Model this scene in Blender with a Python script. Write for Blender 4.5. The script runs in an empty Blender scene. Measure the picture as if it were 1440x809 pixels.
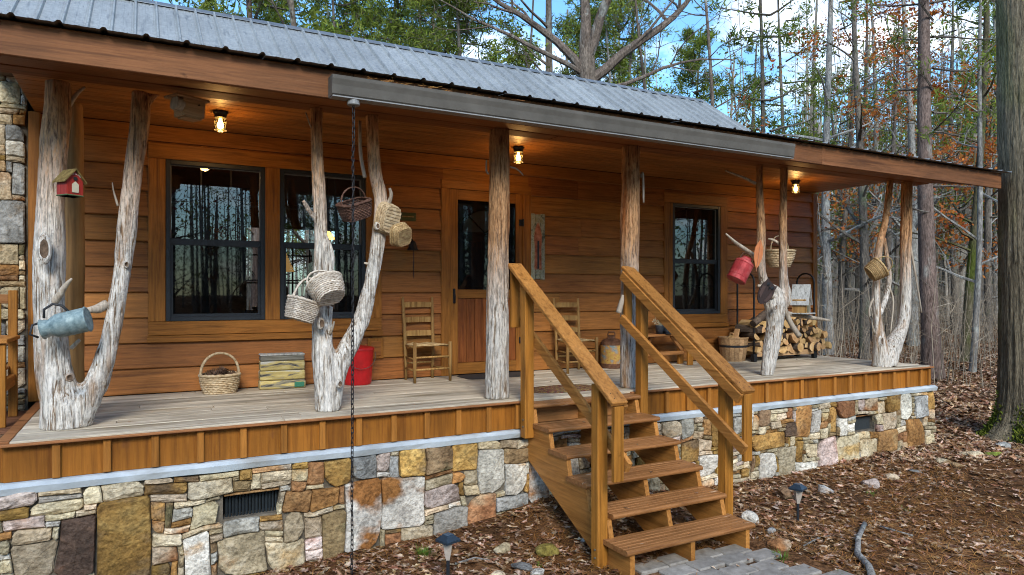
import bpy, bmesh, math, random
from mathutils import Vector, Matrix, noise, Quaternion
R = math.radians
rnd = random.Random(7)
scene = bpy.context.scene
col = scene.collection

# ------------------------------------------------------------------ camera, sky, sun, exposure
EYE = 2.0            # eye height above the ground at the steps
YC = 5.3             # metres in front of the deck edge
F = 965.0; PCX = 720.0; PHY = 414.0
YAW = R(28.33); CS, SN = math.cos(YAW), math.sin(YAW)
cam_d = bpy.data.cameras.new('camera'); cam = bpy.data.objects.new('camera', cam_d); col.objects.link(cam)
cam.location = (0, -YC, EYE); cam.rotation_euler = (R(90), 0, -YAW)
cam_d.sensor_width = 36; cam_d.lens = 36 * F / 1440; cam_d.shift_y = 9.5 / 1440
cam_d.clip_start = 0.05; cam_d.clip_end = 900
scene.camera = cam

SUN_EL, SUN_AZ = R(34), R(198)      # azimuth clockwise from +Y
world = bpy.data.worlds.new('World'); scene.world = world; world.use_nodes = True
wn = world.node_tree; wn.nodes.clear()
def WN(t, **k):
    n = wn.nodes.new(t)
    for a, b in k.items(): setattr(n, a, b)
    return n
sky = WN('ShaderNodeTexSky', sky_type='NISHITA', sun_disc=False, sun_elevation=SUN_EL, sun_rotation=SUN_AZ, air_density=1.3, dust_density=0.6, ozone_density=2.5)
wtc = WN('ShaderNodeTexCoord'); sep = WN('ShaderNodeSeparateXYZ'); wn.links.new(wtc.outputs['Generated'], sep.inputs[0])
zz = WN('ShaderNodeMath', operation='ADD'); wn.links.new(sep.outputs[2], zz.inputs[0]); zz.inputs[1].default_value = 0.22
dx = WN('ShaderNodeMath', operation='DIVIDE'); wn.links.new(sep.outputs[0], dx.inputs[0]); wn.links.new(zz.outputs[0], dx.inputs[1])
dy = WN('ShaderNodeMath', operation='DIVIDE'); wn.links.new(sep.outputs[1], dy.inputs[0]); wn.links.new(zz.outputs[0], dy.inputs[1])
cmb = WN('ShaderNodeCombineXYZ'); wn.links.new(dx.outputs[0], cmb.inputs[0]); wn.links.new(dy.outputs[0], cmb.inputs[1])
cn = WN('ShaderNodeTexNoise'); cn.inputs['Scale'].default_value = 1.5; cn.inputs['Detail'].default_value = 9; cn.inputs['Roughness'].default_value = 0.58
wn.links.new(cmb.outputs[0], cn.inputs['Vector'])
cr = WN('ShaderNodeValToRGB'); cr.color_ramp.elements[0].position = 0.52; cr.color_ramp.elements[1].position = 0.70
wn.links.new(cn.outputs[0], cr.inputs[0])
skm = WN('ShaderNodeMix', data_type='RGBA'); skm.inputs[0].default_value = 1; 
skm.blend_type = 'MULTIPLY'; wn.links.new(sky.outputs[0], skm.inputs[6]); skm.inputs[7].default_value = (0.62, 0.92, 1.15, 1)
wmix = WN('ShaderNodeMix', data_type='RGBA'); wn.links.new(cr.outputs[0], wmix.inputs[0]); wn.links.new(skm.outputs[2], wmix.inputs[6])
wmix.inputs[7].default_value = (9.5, 9.8, 10.3, 1)
bg = WN('ShaderNodeBackground'); bg.inputs[1].default_value = 0.10; wn.links.new(wmix.outputs[2], bg.inputs[0])
wo = WN('ShaderNodeOutputWorld'); wn.links.new(bg.outputs[0], wo.inputs[0])

sun_d = bpy.data.lights.new('sun', 'SUN'); sun_d.energy = 1.5; sun_d.angle = R(22); sun_d.color = (1, 0.95, 0.87)
sun = bpy.data.objects.new('sun', sun_d); col.objects.link(sun)
sdir = Vector((math.sin(SUN_AZ) * math.cos(SUN_EL), math.cos(SUN_AZ) * math.cos(SUN_EL), math.sin(SUN_EL)))
sun.rotation_euler = (-sdir).to_track_quat('-Z', 'Y').to_euler()
scene.view_settings.view_transform = 'Standard'; scene.view_settings.look = 'None'
scene.view_settings.exposure = 1.42; scene.view_settings.gamma = 1.0
scene.cycles.filter_width = 1.05; scene.cycles.denoising_prefilter = 'FAST'
scene.cycles.max_bounces = 6; scene.cycles.transparent_max_bounces = 12

# ------------------------------------------------------------------ helpers
def at(px, py, Y):                        # photo pixel -> point on the upright plane y = Y
    a = YAW + math.atan((px - PCX) / F); yr = Y + YC; X = yr * math.tan(a)
    return Vector((X, Y, EYE - (py - PHY) * (SN * X + CS * yr) / F))
def depth(p): return SN * p[0] + CS * (p[1] + YC)
def span(w, p): return w / F * depth(p)   # pixels -> metres at a point
def on_z(px, py, Z):
    d = (EYE - Z) * F / (py - PHY); l = (px - PCX) / F * d
    return Vector((CS * l + SN * d, -SN * l + CS * d - YC, Z))
def far(px, d, z=0.0):                    # a point at camera depth d
    l = (px - PCX) / F * d
    return Vector((CS * l + SN * d, -SN * l + CS * d - YC, z))

class MB:
    def __init__(s): s.v = []; s.f = []; s.m = []
    def add(s, vs, fs, mi=0):
        b = len(s.v); s.v += [tuple(v) for v in vs]; s.f += [tuple(i + b for i in f) for f in fs]; s.m += [mi] * len(fs); return s
    def box(s, x0, y0, z0, x1, y1, z1, mi=0):
        return s.add([(x0,y0,z0),(x1,y0,z0),(x1,y1,z0),(x0,y1,z0),(x0,y0,z1),(x1,y0,z1),(x1,y1,z1),(x0,y1,z1)],
                     [(3,2,1,0),(4,5,6,7),(0,1,5,4),(1,2,6,5),(2,3,7,6),(3,0,4,7)], mi)
    def cbox(s, c, d, rot=None, ch=0.004, mi=0):          # box with chamfered edges, centre c, size d
        hx, hy, hz = d[0]/2, d[1]/2, d[2]/2; ch = min(ch, hx*.8, hy*.8, hz*.8)
        V = []; idx = {}
        for sx in (-1,1):
            for sy in (-1,1):
                for sz in (-1,1):
                    for ax in range(3):
                        p = [sx*(hx-ch), sy*(hy-ch), sz*(hz-ch)]; p[ax] = (sx*hx, sy*hy, sz*hz)[ax]
                        idx[(sx,sy,sz,ax)] = len(V); V.append(p)
        Fc = []
        for ax in range(3):
            o = [i for i in range(3) if i != ax]
            for sg in (-1,1):
                q = []
                for a, b in ((-1,-1),(1,-1),(1,1),(-1,1)):
                    k = [0,0,0]; k[ax] = sg; k[o[0]] = a; k[o[1]] = b; q.append(idx[(*k, ax)])
                if (sg == 1) == (ax == 1): q.reverse()
                Fc.append(q)
            for a in (-1,1):
                for b in (-1,1):
                    k0 = [0,0,0]; k0[o[0]] = a; k0[o[1]] = b; k1 = k0[:]; k0[ax] = -1; k1[ax] = 1
                    Fc.append([idx[(*k0,o[0])], idx[(*k1,o[0])], idx[(*k1,o[1])], idx[(*k0,o[1])]])
        for sx in (-1,1):
            for sy in (-1,1):
                for sz in (-1,1): Fc.append([idx[(sx,sy,sz,i)] for i in range(3)])
        M3 = rot if rot is not None else Matrix.Identity(3); c = Vector(c)
        return s.add([M3 @ Vector(p) + c for p in V], Fc, mi)
    def bar(s, a, b, w, h, ch=0.004, up=(0,0,1), mi=0):   # chamfered bar from a to b
        a = Vector(a); b = Vector(b); y = (b-a); L = y.length; y.normalize(); x = y.cross(Vector(up)).normalized(); z = x.cross(y)
        return s.cbox((a+b)/2, (w, L, h), Matrix((x, y, z)).transposed(), ch, mi)
    def tube(s, pts, rad, n=8, cap=True, mi=0, fn=None):
        pts = [Vector(p) for p in pts]; k = len(pts)
        if not hasattr(rad, '__len__'): rad = [rad]*k
        V = []; t0 = (pts[1]-pts[0]).normalized()
        u = t0.cross(Vector((0,0,1)) if abs(t0.z) < .9 else Vector((1,0,0))).normalized()
        for i, p in enumerate(pts):
            t = (pts[min(i+1,k-1)]-pts[max(i-1,0)]).normalized(); u = (u - t*u.dot(t)).normalized(); w = t.cross(u)
            for j in range(n):
                a = 2*math.pi*j/n; r = rad[i]*(fn(i,j) if fn else 1); V.append(p + (u*math.cos(a)+w*math.sin(a))*r)
        Fc = [(i*n+j, i*n+(j+1)%n, (i+1)*n+(j+1)%n, (i+1)*n+j) for i in range(k-1) for j in range(n)]
        if cap: Fc += [tuple(range(n-1,-1,-1)), tuple((k-1)*n+j for j in range(n))]
        return s.add(V, Fc, mi)
    def ring(s, pts, r, n=6, mi=0):                       # closed tube
        pts = [Vector(p) for p in pts]; k = len(pts); V = []
        nrm = Vector((0,0,0))
        for i in range(k): nrm += pts[i].cross(pts[(i+1)%k])
        nrm.normalize()
        for i, p in enumerate(pts):
            t = (pts[(i+1)%k]-pts[i-1]).normalized(); u = t.cross(nrm).normalized()
            for j in range(n):
                a = 2*math.pi*j/n; V.append(p + (u*math.cos(a)+nrm*math.sin(a))*r)
        return s.add(V, [(i*n+j, i*n+(j+1)%n, ((i+1)%k)*n+(j+1)%n, ((i+1)%k)*n+j) for i in range(k) for j in range(n)], mi)
    def lathe(s, prof, n=24, c=(0,0,0), mi=0, cap=True):
        V = [(c[0]+r*math.cos(2*math.pi*j/n), c[1]+r*math.sin(2*math.pi*j/n), c[2]+z) for r, z in prof for j in range(n)]
        k = len(prof); Fc = [(i*n+j, i*n+(j+1)%n, (i+1)*n+(j+1)%n, (i+1)*n+j) for i in range(k-1) for j in range(n)]
        if cap: Fc += [tuple(range(n-1,-1,-1)), tuple((k-1)*n+j for j in range(n))]
        return s.add(V, Fc, mi)
    def prism(s, poly, d, mi=0):                          # polygon points extruded by vector d
        k = len(poly); d = Vector(d); V = [Vector(p) for p in poly]; V += [v+d for v in V]
        return s.add(V, [tuple(range(k)), tuple(range(2*k-1,k-1,-1))]+[(i,i+k,(i+1)%k+k,(i+1)%k) for i in range(k)], mi)
    def mesh(s, name, mats, smooth=False, fix=False):
        me = bpy.data.meshes.new(name); me.from_pydata(s.v, [], s.f)
        if not isinstance(mats, (list, tuple)): mats = [mats]
        for m in mats: me.materials.append(m)
        if len(mats) > 1: me.polygons.foreach_set('material_index', s.m)
        if fix:
            bm = bmesh.new(); bm.from_mesh(me); bmesh.ops.recalc_face_normals(bm, faces=bm.faces); bm.to_mesh(me); bm.free()
        if smooth: me.polygons.foreach_set('use_smooth', [True]*len(me.polygons))
        me.update(); return me
    def build(s, name, mats, parent=None, smooth=False, loc=None, rot=None, fix=True):
        return obj(name, s.mesh(name, mats, smooth, fix), parent, loc, rot)

def obj(name, me, parent=None, loc=None, rot=None):
    o = bpy.data.objects.new(name, me); col.objects.link(o)
    if parent: o.parent = parent
    if loc is not None: o.location = loc
    if rot is not None: o.rotation_euler = rot
    return o
def tag(o, label=None, cat=None, group=None, kind=None):
    for k, v in (('label',label),('category',cat),('group',group),('kind',kind)):
        if v: o[k] = v
    return o
def thing(name, loc, label, cat, rz=0, group=None, rot=None):
    o = bpy.data.objects.new(name, None); col.objects.link(o); o.location = loc; o.rotation_euler = rot or (0,0,rz); o.empty_display_size = .1
    return tag(o, label, cat, group)
def copy_tree(o, parent=None):
    c = o.copy(); col.objects.link(c); c.parent = parent
    for ch in list(o.children): copy_tree(ch, c)
    return c
def lerp(a, b, t): return a + (b-a)*t
def nz(x, y=0., z=0.): return noise.noise(Vector((x, y, z)))

# ------------------------------------------------------------------ materials
def mat(name, stops, scale=(1,1,1), nscale=4., detail=8., dist=0., rough=.7, bump=.3, bdist=.01, rand=.12, metal=0., big=.25, bigscale=1.2,
        spots=None, island=False, hue=0., spec=.18, transl=0., rough_noise=0., fine=0., grit=None):
    m = bpy.data.materials.new(name); m.use_nodes = True; nt = m.node_tree; nt.nodes.clear()
    def N(t, **k):
        n = nt.nodes.new(t)
        for a, b in k.items(): setattr(n, a, b)
        return n
    L = nt.links.new
    tc = N('ShaderNodeTexCoord'); oi = N('ShaderNodeObjectInfo')
    rv = N('ShaderNodeMath', operation='MULTIPLY'); L(oi.outputs['Random'], rv.inputs[0]); rv.inputs[1].default_value = 57.
    ad = N('ShaderNodeVectorMath', operation='ADD'); L(tc.outputs['Object'], ad.inputs[0]); L(rv.outputs[0], ad.inputs[1])
    mp = N('ShaderNodeMapping'); mp.inputs['Scale'].default_value = scale; L(ad.outputs[0], mp.inputs[0])
    n1 = N('ShaderNodeTexNoise'); n1.inputs['Scale'].default_value = nscale; n1.inputs['Detail'].default_value = detail; n1.inputs['Distortion'].default_value = dist
    n1.inputs['Roughness'].default_value = .62
    L(mp.outputs[0], n1.inputs['Vector'])
    rp = N('ShaderNodeValToRGB'); el = rp.color_ramp.elements
    while len(el) < len(stops): el.new(.5)
    for e, (p, c) in zip(el, stops): e.position = p; e.color = (*c, 1)
    L(n1.outputs[0], rp.inputs[0]); cur = rp.outputs[0]
    if spots:                                # second colour in patches of its own
        (c2, sc2, lo, hi, sscale) = spots
        mp2 = N('ShaderNodeMapping'); mp2.inputs['Scale'].default_value = sscale; L(ad.outputs[0], mp2.inputs[0])
        n3 = N('ShaderNodeTexNoise'); n3.inputs['Scale'].default_value = sc2; n3.inputs['Detail'].default_value = 7; L(mp2.outputs[0], n3.inputs['Vector'])
        r3 = N('ShaderNodeValToRGB'); r3.color_ramp.elements[0].position = lo; r3.color_ramp.elements[1].position = hi; L(n3.outputs[0], r3.inputs[0])
        mx = N('ShaderNodeMix', data_type='RGBA'); L(r3.outputs[0], mx.inputs[0]); L(cur, mx.inputs[6]); mx.inputs[7].default_value = (*c2, 1); cur = mx.outputs[2]
    n2 = N('ShaderNodeTexNoise'); n2.inputs['Scale'].default_value = bigscale; n2.inputs['Detail'].default_value = 5; L(ad.outputs[0], n2.inputs['Vector'])
    mr = N('ShaderNodeMapRange'); mr.inputs[1].default_value = .3; mr.inputs[2].default_value = .7; mr.inputs[3].default_value = 1-big; mr.inputs[4].default_value = 1+big*.6; L(n2.outputs[0], mr.inputs[0])
    rs = N('ShaderNodeMapRange'); rs.inputs[3].default_value = 1-rand; rs.inputs[4].default_value = 1+rand
    if island:
        ge = N('ShaderNodeNewGeometry'); L(ge.outputs['Random Per Island'], rs.inputs[0])
    else: L(oi.outputs['Random'], rs.inputs[0])
    mv = N('ShaderNodeMath', operation='MULTIPLY'); L(mr.outputs[0], mv.inputs[0]); L(rs.outputs[0], mv.inputs[1])
    if grit:                                 # fine flecks and cracks of the thing's own colour
        gs, gn, glo, ghi, ga, gb_ = grit
        gm = N('ShaderNodeMapping'); gm.inputs['Scale'].default_value = gs; L(ad.outputs[0], gm.inputs[0])
        gt = N('ShaderNodeTexNoise'); gt.inputs['Scale'].default_value = gn; gt.inputs['Detail'].default_value = 5; gt.inputs['Roughness'].default_value = .7; L(gm.outputs[0], gt.inputs['Vector'])
        gr = N('ShaderNodeMapRange'); gr.inputs[1].default_value = glo; gr.inputs[2].default_value = ghi; gr.inputs[3].default_value = ga; gr.inputs[4].default_value = gb_; L(gt.outputs[0], gr.inputs[0])
        mg = N('ShaderNodeMath', operation='MULTIPLY'); L(mv.outputs[0], mg.inputs[0]); L(gr.outputs[0], mg.inputs[1]); mv = mg
    hs = N('ShaderNodeHueSaturation'); L(cur, hs.inputs['Color']); L(mv.outputs[0], hs.inputs['Value'])
    if hue:
        h2 = N('ShaderNodeMath', operation='FRACT'); h1 = N('ShaderNodeMath', operation='MULTIPLY'); L((ge.outputs['Random Per Island'] if island else oi.outputs['Random']), h1.inputs[0]); h1.inputs[1].default_value = 13.7
        L(h1.outputs[0], h2.inputs[0]); h3 = N('ShaderNodeMapRange'); h3.inputs[3].default_value = .5-hue; h3.inputs[4].default_value = .5+hue; L(h2.outputs[0], h3.inputs[0]); L(h3.outputs[0], hs.inputs['Hue'])
    bs = N('ShaderNodeBsdfPrincipled'); L(hs.outputs[0], bs.inputs['Base Color']); bs.inputs['Roughness'].default_value = rough; bs.inputs['Metallic'].default_value = metal
    bs.inputs['Specular IOR Level'].default_value = spec
    if rough_noise:
        rr = N('ShaderNodeMapRange'); rr.inputs[3].default_value = rough-rough_noise; rr.inputs[4].default_value = rough+rough_noise; L(n2.outputs[0], rr.inputs[0]); L(rr.outputs[0], bs.inputs['Roughness'])
    if bump:
        hsrc = n1.outputs[0]
        if fine:
            nf = N('ShaderNodeTexNoise'); nf.inputs['Scale'].default_value = fine; nf.inputs['Detail'].default_value = 4; L(ad.outputs[0], nf.inputs['Vector'])
            am = N('ShaderNodeMath', operation='MULTIPLY_ADD'); L(nf.outputs[0], am.inputs[0]); am.inputs[1].default_value = .4; L(n1.outputs[0], am.inputs[2]); hsrc = am.outputs[0]
        bp = N('ShaderNodeBump'); bp.inputs['Strength'].default_value = bump; bp.inputs['Distance'].default_value = bdist; L(hsrc, bp.inputs['Height']); L(bp.outputs[0], bs.inputs['Normal'])
    out = N('ShaderNodeOutputMaterial')
    if transl:
        tr = N('ShaderNodeBsdfTranslucent'); L(hs.outputs[0], tr.inputs[0]); ms = N('ShaderNodeMixShader'); ms.inputs[0].default_value = transl
        L(bs.outputs[0], ms.inputs[1]); L(tr.outputs[0], ms.inputs[2]); L(ms.outputs[0], out.inputs[0])
    else: L(bs.outputs[0], out.inputs[0])
    return m
def wood(name, dark, mid, light, axis='x', rough=.55, sc=1., bump=.25, rand=.14, **k):
    s = {'x':(.7,14,14), 'y':(14,.7,14), 'z':(14,14,.7)}[axis]
    k.setdefault('grit', (tuple(v*sc for v in s), 5.5, .36, .60, .74, 1.08)); k.setdefault('spots', (tuple(v*.45 for v in dark), 6.5, .715, .76, tuple({'x':(.6,1,1),'y':(1,.6,1),'z':(1,1,.6)}[axis])))
    return mat(name, [(.30,dark),(.43,tuple(lerp(a_,b_,.6) for a_,b_ in zip(dark,mid))),(.50,mid),(.60,mid),(.74,light)], scale=tuple(v*sc for v in s), nscale=1.9, detail=9, dist=.8, rough=rough, bump=bump, bdist=.004, rand=rand, **k)
def flat(name, c, rough=.5, metal=0., **k):
    k.setdefault('spec', .4)
    return mat(name, [(.3,tuple(v*.8 for v in c)),(.7,tuple(min(1,v*1.15) for v in c))], nscale=9, rough=rough, metal=metal, bump=k.pop('bump',.1), rand=k.pop('rand',.05), big=k.pop('big',.12), **k)

M = {}
M['siding'] = wood('siding_wood', (.165,.060,.014), (.315,.120,.028), (.40,.168,.046), 'x', rough=.5, rand=.18, hue=.006, big=.3, bigscale=.9,
    spots=((.10,.034,.008), 2.3, .68, .82, (1.2,5,5)))
M['trim'] = wood('trim_wood', (.16,.057,.010), (.30,.115,.021), (.375,.155,.036), 'x', rough=.5)
M['trimz'] = wood('trim_wood_upright', (.16,.057,.010), (.30,.115,.021), (.375,.155,.036), 'z', rough=.5)
M['fascia'] = wood('fascia_wood', (.095,.036,.013), (.195,.078,.029), (.265,.115,.048), 'x', rough=.65, rand=.08, sc=.8, big=.3, bigscale=.7)
M['beam'] = wood('beam_wood', (.12,.040,.010), (.23,.078,.018), (.30,.11,.030), 'x', rough=.6)
M['ceil'] = wood('ceiling_wood', (.17,.064,.016), (.31,.122,.030), (.40,.17,.050), 'x', rough=.45)
M['skirt'] = wood('skirt_wood', (.17,.058,.008), (.29,.105,.014), (.35,.14,.026), 'z', rough=.55, sc=.6, rand=.12, big=.25, spots=((.16,.06,.018), 5, .66, .74, (1,1,.5)))
M['batten'] = wood('batten_wood', (.20,.075,.012), (.37,.145,.026), (.45,.20,.045), 'z', rough=.55, sc=.6, rand=.14)
M['cap'] = wood('deck_trim_wood', (.22,.085,.03), (.35,.145,.055), (.44,.20,.09), 'x', rough=.6)
M['stepx'] = wood('stair_wood', (.16,.062,.018), (.30,.130,.044), (.40,.20,.085), 'x', rough=.42, rough_noise=.15, spots=((.58,.42,.28), 4, .69, .76, (1,9,4)))
M['stepy'] = wood('stair_wood_sloped', (.23,.088,.018), (.40,.170,.040), (.50,.235,.075), 'y', rough=.5, sc=.8)
M['stepz'] = wood('stair_wood_upright', (.18,.068,.010), (.34,.138,.022), (.43,.19,.044), 'z', rough=.5, sc=.7)
M['deck'] = wood('deck_wood', (.25,.185,.12), (.53,.45,.335), (.67,.595,.475), 'x', rough=.75, sc=.8, rand=.13, big=.28, bigscale=.8, spots=((.25,.185,.11), 1.6, .54, .74, (.6,4,1)))
M['deckframe'] = flat('deck_frame_wood', (.10,.055,.025), .8)
M['peeled'] = wood('peeled_log', (.16,.075,.022), (.34,.175,.06), (.42,.24,.10), 'z', rough=.7, sc=.5)
M['twig'] = wood('bleached_branch', (.16,.11,.07), (.42,.35,.27), (.60,.54,.46), 'z', rough=.8, sc=1)
M['old'] = wood('old_chair_wood', (.16,.075,.02), (.36,.20,.065), (.46,.29,.12), 'z', rough=.6)
M['barn'] = wood('grey_barn_wood', (.14,.13,.11), (.40,.39,.36), (.58,.57,.54), 'z', rough=.9, sc=1)
M['plain'] = wood('plain_pine', (.24,.13,.06), (.43,.26,.13), (.52,.34,.19), 'x', rough=.7)
M['black'] = flat('black_paint', (.016,.019,.024), .45)
M['blackmetal'] = flat('black_iron', (.018,.018,.020), .5, .4)
M['greymetal'] = mat('grey_gutter_paint', [(.3,(.080,.072,.060)),(.7,(.115,.104,.088))], nscale=5, rough=.6, bump=.05, rand=.05, big=.12, bigscale=2)
M['greylite'] = flat('pale_gutter_lip', (.24,.235,.225), .4, bump=.03)
M['ledge'] = mat('pale_mortar_ledge', [(.3,(.36,.405,.43)),(.7,(.52,.565,.585))], nscale=6, rough=.9, bump=.4, bdist=.01, rand=.0, spots=((.30,.30,.28), 2.2, .55, .75, (1,1,3)))
M['mortar'] = mat('grey_mortar', [(.3,(.085,.070,.052)),(.7,(.20,.17,.13))], nscale=14, rough=.95, bump=.8, bdist=.02, rand=.0)
M['roof'] = mat('galvanised_metal', [(.3,(.225,.237,.232)),(.5,(.29,.302,.293)),(.7,(.365,.375,.36))], scale=(1,1,1), nscale=22, detail=10, rough=.48, bump=.04, rand=.10, metal=.25, spec=.4, big=.15, bigscale=1.6, spots=((.14,.15,.155), 3.2, .58, .78, (6,1,1)))
M['roofedge'] = flat('roof_ridge_metal', (.15,.165,.18), .45, .4, bump=.03)
M['hole'] = flat('dark_cavity', (.012,.012,.012), .9)
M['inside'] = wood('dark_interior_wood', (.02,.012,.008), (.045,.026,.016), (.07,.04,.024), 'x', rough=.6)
def glass(name, tint, refl, rough=.0):
    m = bpy.data.materials.new(name); m.use_nodes = True; nt = m.node_tree; nt.nodes.clear(); L = nt.links.new
    t = nt.nodes.new('ShaderNodeBsdfTransparent'); t.inputs[0].default_value = (*tint,1)
    g = nt.nodes.new('ShaderNodeBsdfGlossy'); g.inputs['Roughness'].default_value = rough; g.inputs[0].default_value = (1,1,1,1)
    lw = nt.nodes.new('ShaderNodeFresnel'); lw.inputs[0].default_value = refl
    x = nt.nodes.new('ShaderNodeMixShader'); o = nt.nodes.new('ShaderNodeOutputMaterial')
    L(lw.outputs[0], x.inputs[0]); L(t.outputs[0], x.inputs[1]); L(g.outputs[0], x.inputs[2]); L(x.outputs[0], o.inputs[0]); return m
M['glass'] = glass('window_glass', (.80,.82,.82), 1.8)
M['screen'] = glass('insect_screen_glass', (.30,.31,.32), 1.5, .02)
def emit(name, c, s):
    m = bpy.data.materials.new(name); m.use_nodes = True; nt = m.node_tree; nt.nodes.clear()
    e = nt.nodes.new('ShaderNodeEmission'); e.inputs[0].default_value = (*c,1); e.inputs[1].default_value = s
    o = nt.nodes.new('ShaderNodeOutputMaterial'); nt.links.new(e.outputs[0], o.inputs[0]); return m
M['bulb'] = emit('lit_bulb', (1,.66,.24), 9)
M['jar'] = glass('amber_jar_glass', (1,.86,.52), 1.5, .02)
# driftwood: silvery white, streaked; sheltered upper ends keep a brown skin
def drift(name, seed=0, top=2.75, white=1.0):
    m = mat(name, [(.30,(.085,.050,.030)),(.385,(.24,.17,.115)),(.47,(.58*white,.525*white,.45*white)),(.64,(.74*white,.695*white,.63*white)),(.80,(.42,.31,.215))], scale=(20,20,1.3), nscale=2.3, detail=10, dist=1.3,
            rough=.9, bump=1., bdist=.02, rand=.04, big=.2, bigscale=3, spots=((.30,.165,.08), 2.4, .57, .72, (4,4,.5)), fine=60, grit=((9,9,1.9), 6., .38, .54, .56, 1.10))
    nt = m.node_tree; hs = [n for n in nt.nodes if n.type == 'HUE_SAT'][0]; src = hs.inputs['Color'].links[0].from_socket
    tc = [n for n in nt.nodes if n.type == 'TEX_COORD'][0]; L = nt.links.new
    sp = nt.nodes.new('ShaderNodeSeparateXYZ'); L(tc.outputs['Object'], sp.inputs[0])
    n1 = [n for n in nt.nodes if n.type == 'TEX_NOISE'][0]
    a = nt.nodes.new('ShaderNodeMath'); a.operation = 'MULTIPLY_ADD'; L(n1.outputs[0], a.inputs[0]); a.inputs[1].default_value = 1.7; L(sp.outputs[2], a.inputs[2])
    mr = nt.nodes.new('ShaderNodeMapRange'); mr.inputs[1].default_value = top+.55; mr.inputs[2].default_value = top+1.25; L(a.outputs[0], mr.inputs[0])
    br = nt.nodes.new('ShaderNodeMix'); br.data_type = 'RGBA'; br.blend_type = 'MULTIPLY'; br.inputs[0].default_value = 1; L(src, br.inputs[6]); br.inputs[7].default_value = (.78,.46,.25,1)
    mx = nt.nodes.new('ShaderNodeMix'); mx.data_type = 'RGBA'; L(mr.outputs[0], mx.inputs[0]); L(src, mx.inputs[6]); L(br.outputs[2], mx.inputs[7]); L(mx.outputs[2], hs.inputs['Color'])
    return m
M['drift'] = drift('driftwood'); M['drift2'] = drift('driftwood_brown', 0, 2.35, .90); M['cedar'] = drift('shaggy_cedar', 0, 2.15, .84)

# ------------------------------------------------------------------ ground
def sm(a, b, x):
    t = max(0, min(1, (x-a)/(b-a))); return t*t*(3-2*t)
def ground_h(x, y):
    h = .20*math.exp(-((x-3.5)/1.0)**2 - ((y-.05)/.55)**2) - .10*(1-sm(-.5,1.6,x)) + .05*sm(6,9,x)*math.exp(-(y/3)**2)
    d = math.hypot(x-4, y)
    amp = .028 * (1 - .7*math.exp(-(((x-3.9)/1.1)**2 + ((y+1.9)/.8)**2)))
    h += amp*nz(x*1.1, y*1.1, 3) + amp*.6*nz(x*3.1, y*3.1, 8)
    h += sm(10, 60, d)*(.9 + .8*nz(x*.05, y*.05, 1)) + sm(8,20,d)*.12*nz(x*.3, y*.3, 5)
    return h
def axis_pts(lo, hi, step, out, k=1.16):
    a = [lo + step*i for i in range(int((hi-lo)/step)+1)]
    s = step; x = lo; pre = []
    while x > -out: s *= k; x -= s; pre.append(x)
    s = step; x = a[-1]; post = []
    while x < out: s *= k; x += s; post.append(x)
    return pre[::-1] + a + post
gx = axis_pts(-2, 16, .11, 420); gy = axis_pts(-4, 8, .11, 420)
gb = MB(); gv = [(x, y, ground_h(x, y)) for y in gy for x in gx]; nx = len(gx)
gb.add(gv, [(j*nx+i, j*nx+i+1, (j+1)*nx+i+1, (j+1)*nx+i) for j in range(len(gy)-1) for i in range(nx-1)])
M['soil'] = mat('forest_floor', [(.25,(.035,.018,.008)),(.42,(.095,.045,.020)),(.55,(.165,.080,.036)),(.68,(.235,.130,.068)),(.8,(.33,.22,.14))], nscale=9, detail=12, dist=.4, rough=.95, bump=1, bdist=.04, rand=0, big=.35, bigscale=.7, spots=((.05,.042,.030), .9, .56, .72, (1,1,1)), spec=.03, grit=((1,1,1), 45, .35, .62, .35, 1.3))
tag(gb.build('ground', M['soil'], smooth=True, fix=False), kind='structure')

# ------------------------------------------------------------------ cabin
DZ = EYE - .928          # deck top
WY = 1.93                # wall face
XL, XR = -.80, 9.25      # siding ends
CZ = EYE + 1.58          # porch ceiling
cabin = thing('cabin', (4.2, 4.4, 0), 'rustic brown log-sided cabin with stone base, front porch and metal roof', 'cabin')
cabin.location = (0,0,0)

# openings: (x0, x1, z0, z1) of each trim's outer edge
OP = {'big': (.05, 2.28, EYE-.45, EYE+1.41), 'door': (2.975, 4.145, DZ, EYE+1.30), 'small': (6.225, 7.395, EYE-.46, EYE+1.392)}
# wall core behind the boards: four shell pieces per wall so the openings are real
wall = MB()
def wall_with_holes(mb, x0, x1, z0, z1, y0, y1, holes):
    xs = sorted(holes, key=lambda h: h[0]); cur = x0
    for a, b, c, d in xs:
        mb.box(cur, y0, z0, a, y1, z1); mb.box(a, y0, d, b, y1, z1)
        if c > z0: mb.box(a, y0, z0, b, y1, c)
        cur = b
    mb.box(cur, y0, z0, x1, y1, z1)
HB = 7.6
inner = {'big': (.17, 2.12, EYE-.27, EYE+1.29), 'door': (3.06, 4.06, DZ, EYE+1.22), 'small': (6.36, 7.27, EYE-.29, EYE+1.26)}
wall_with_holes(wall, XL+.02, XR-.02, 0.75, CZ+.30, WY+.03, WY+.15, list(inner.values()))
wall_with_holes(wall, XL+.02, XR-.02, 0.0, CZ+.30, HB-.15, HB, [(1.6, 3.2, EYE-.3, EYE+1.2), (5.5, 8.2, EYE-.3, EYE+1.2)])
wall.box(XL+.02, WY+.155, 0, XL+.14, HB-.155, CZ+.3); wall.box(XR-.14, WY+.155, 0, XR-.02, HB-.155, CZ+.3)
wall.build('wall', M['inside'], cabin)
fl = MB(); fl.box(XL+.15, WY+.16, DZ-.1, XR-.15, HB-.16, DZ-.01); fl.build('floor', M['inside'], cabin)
ic = MB(); ic.box(XL+.15, WY+.16, CZ+.02, XR-.15, HB-.16, CZ+.06); ic.build('interior_ceiling', M['inside'], cabin)

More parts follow.
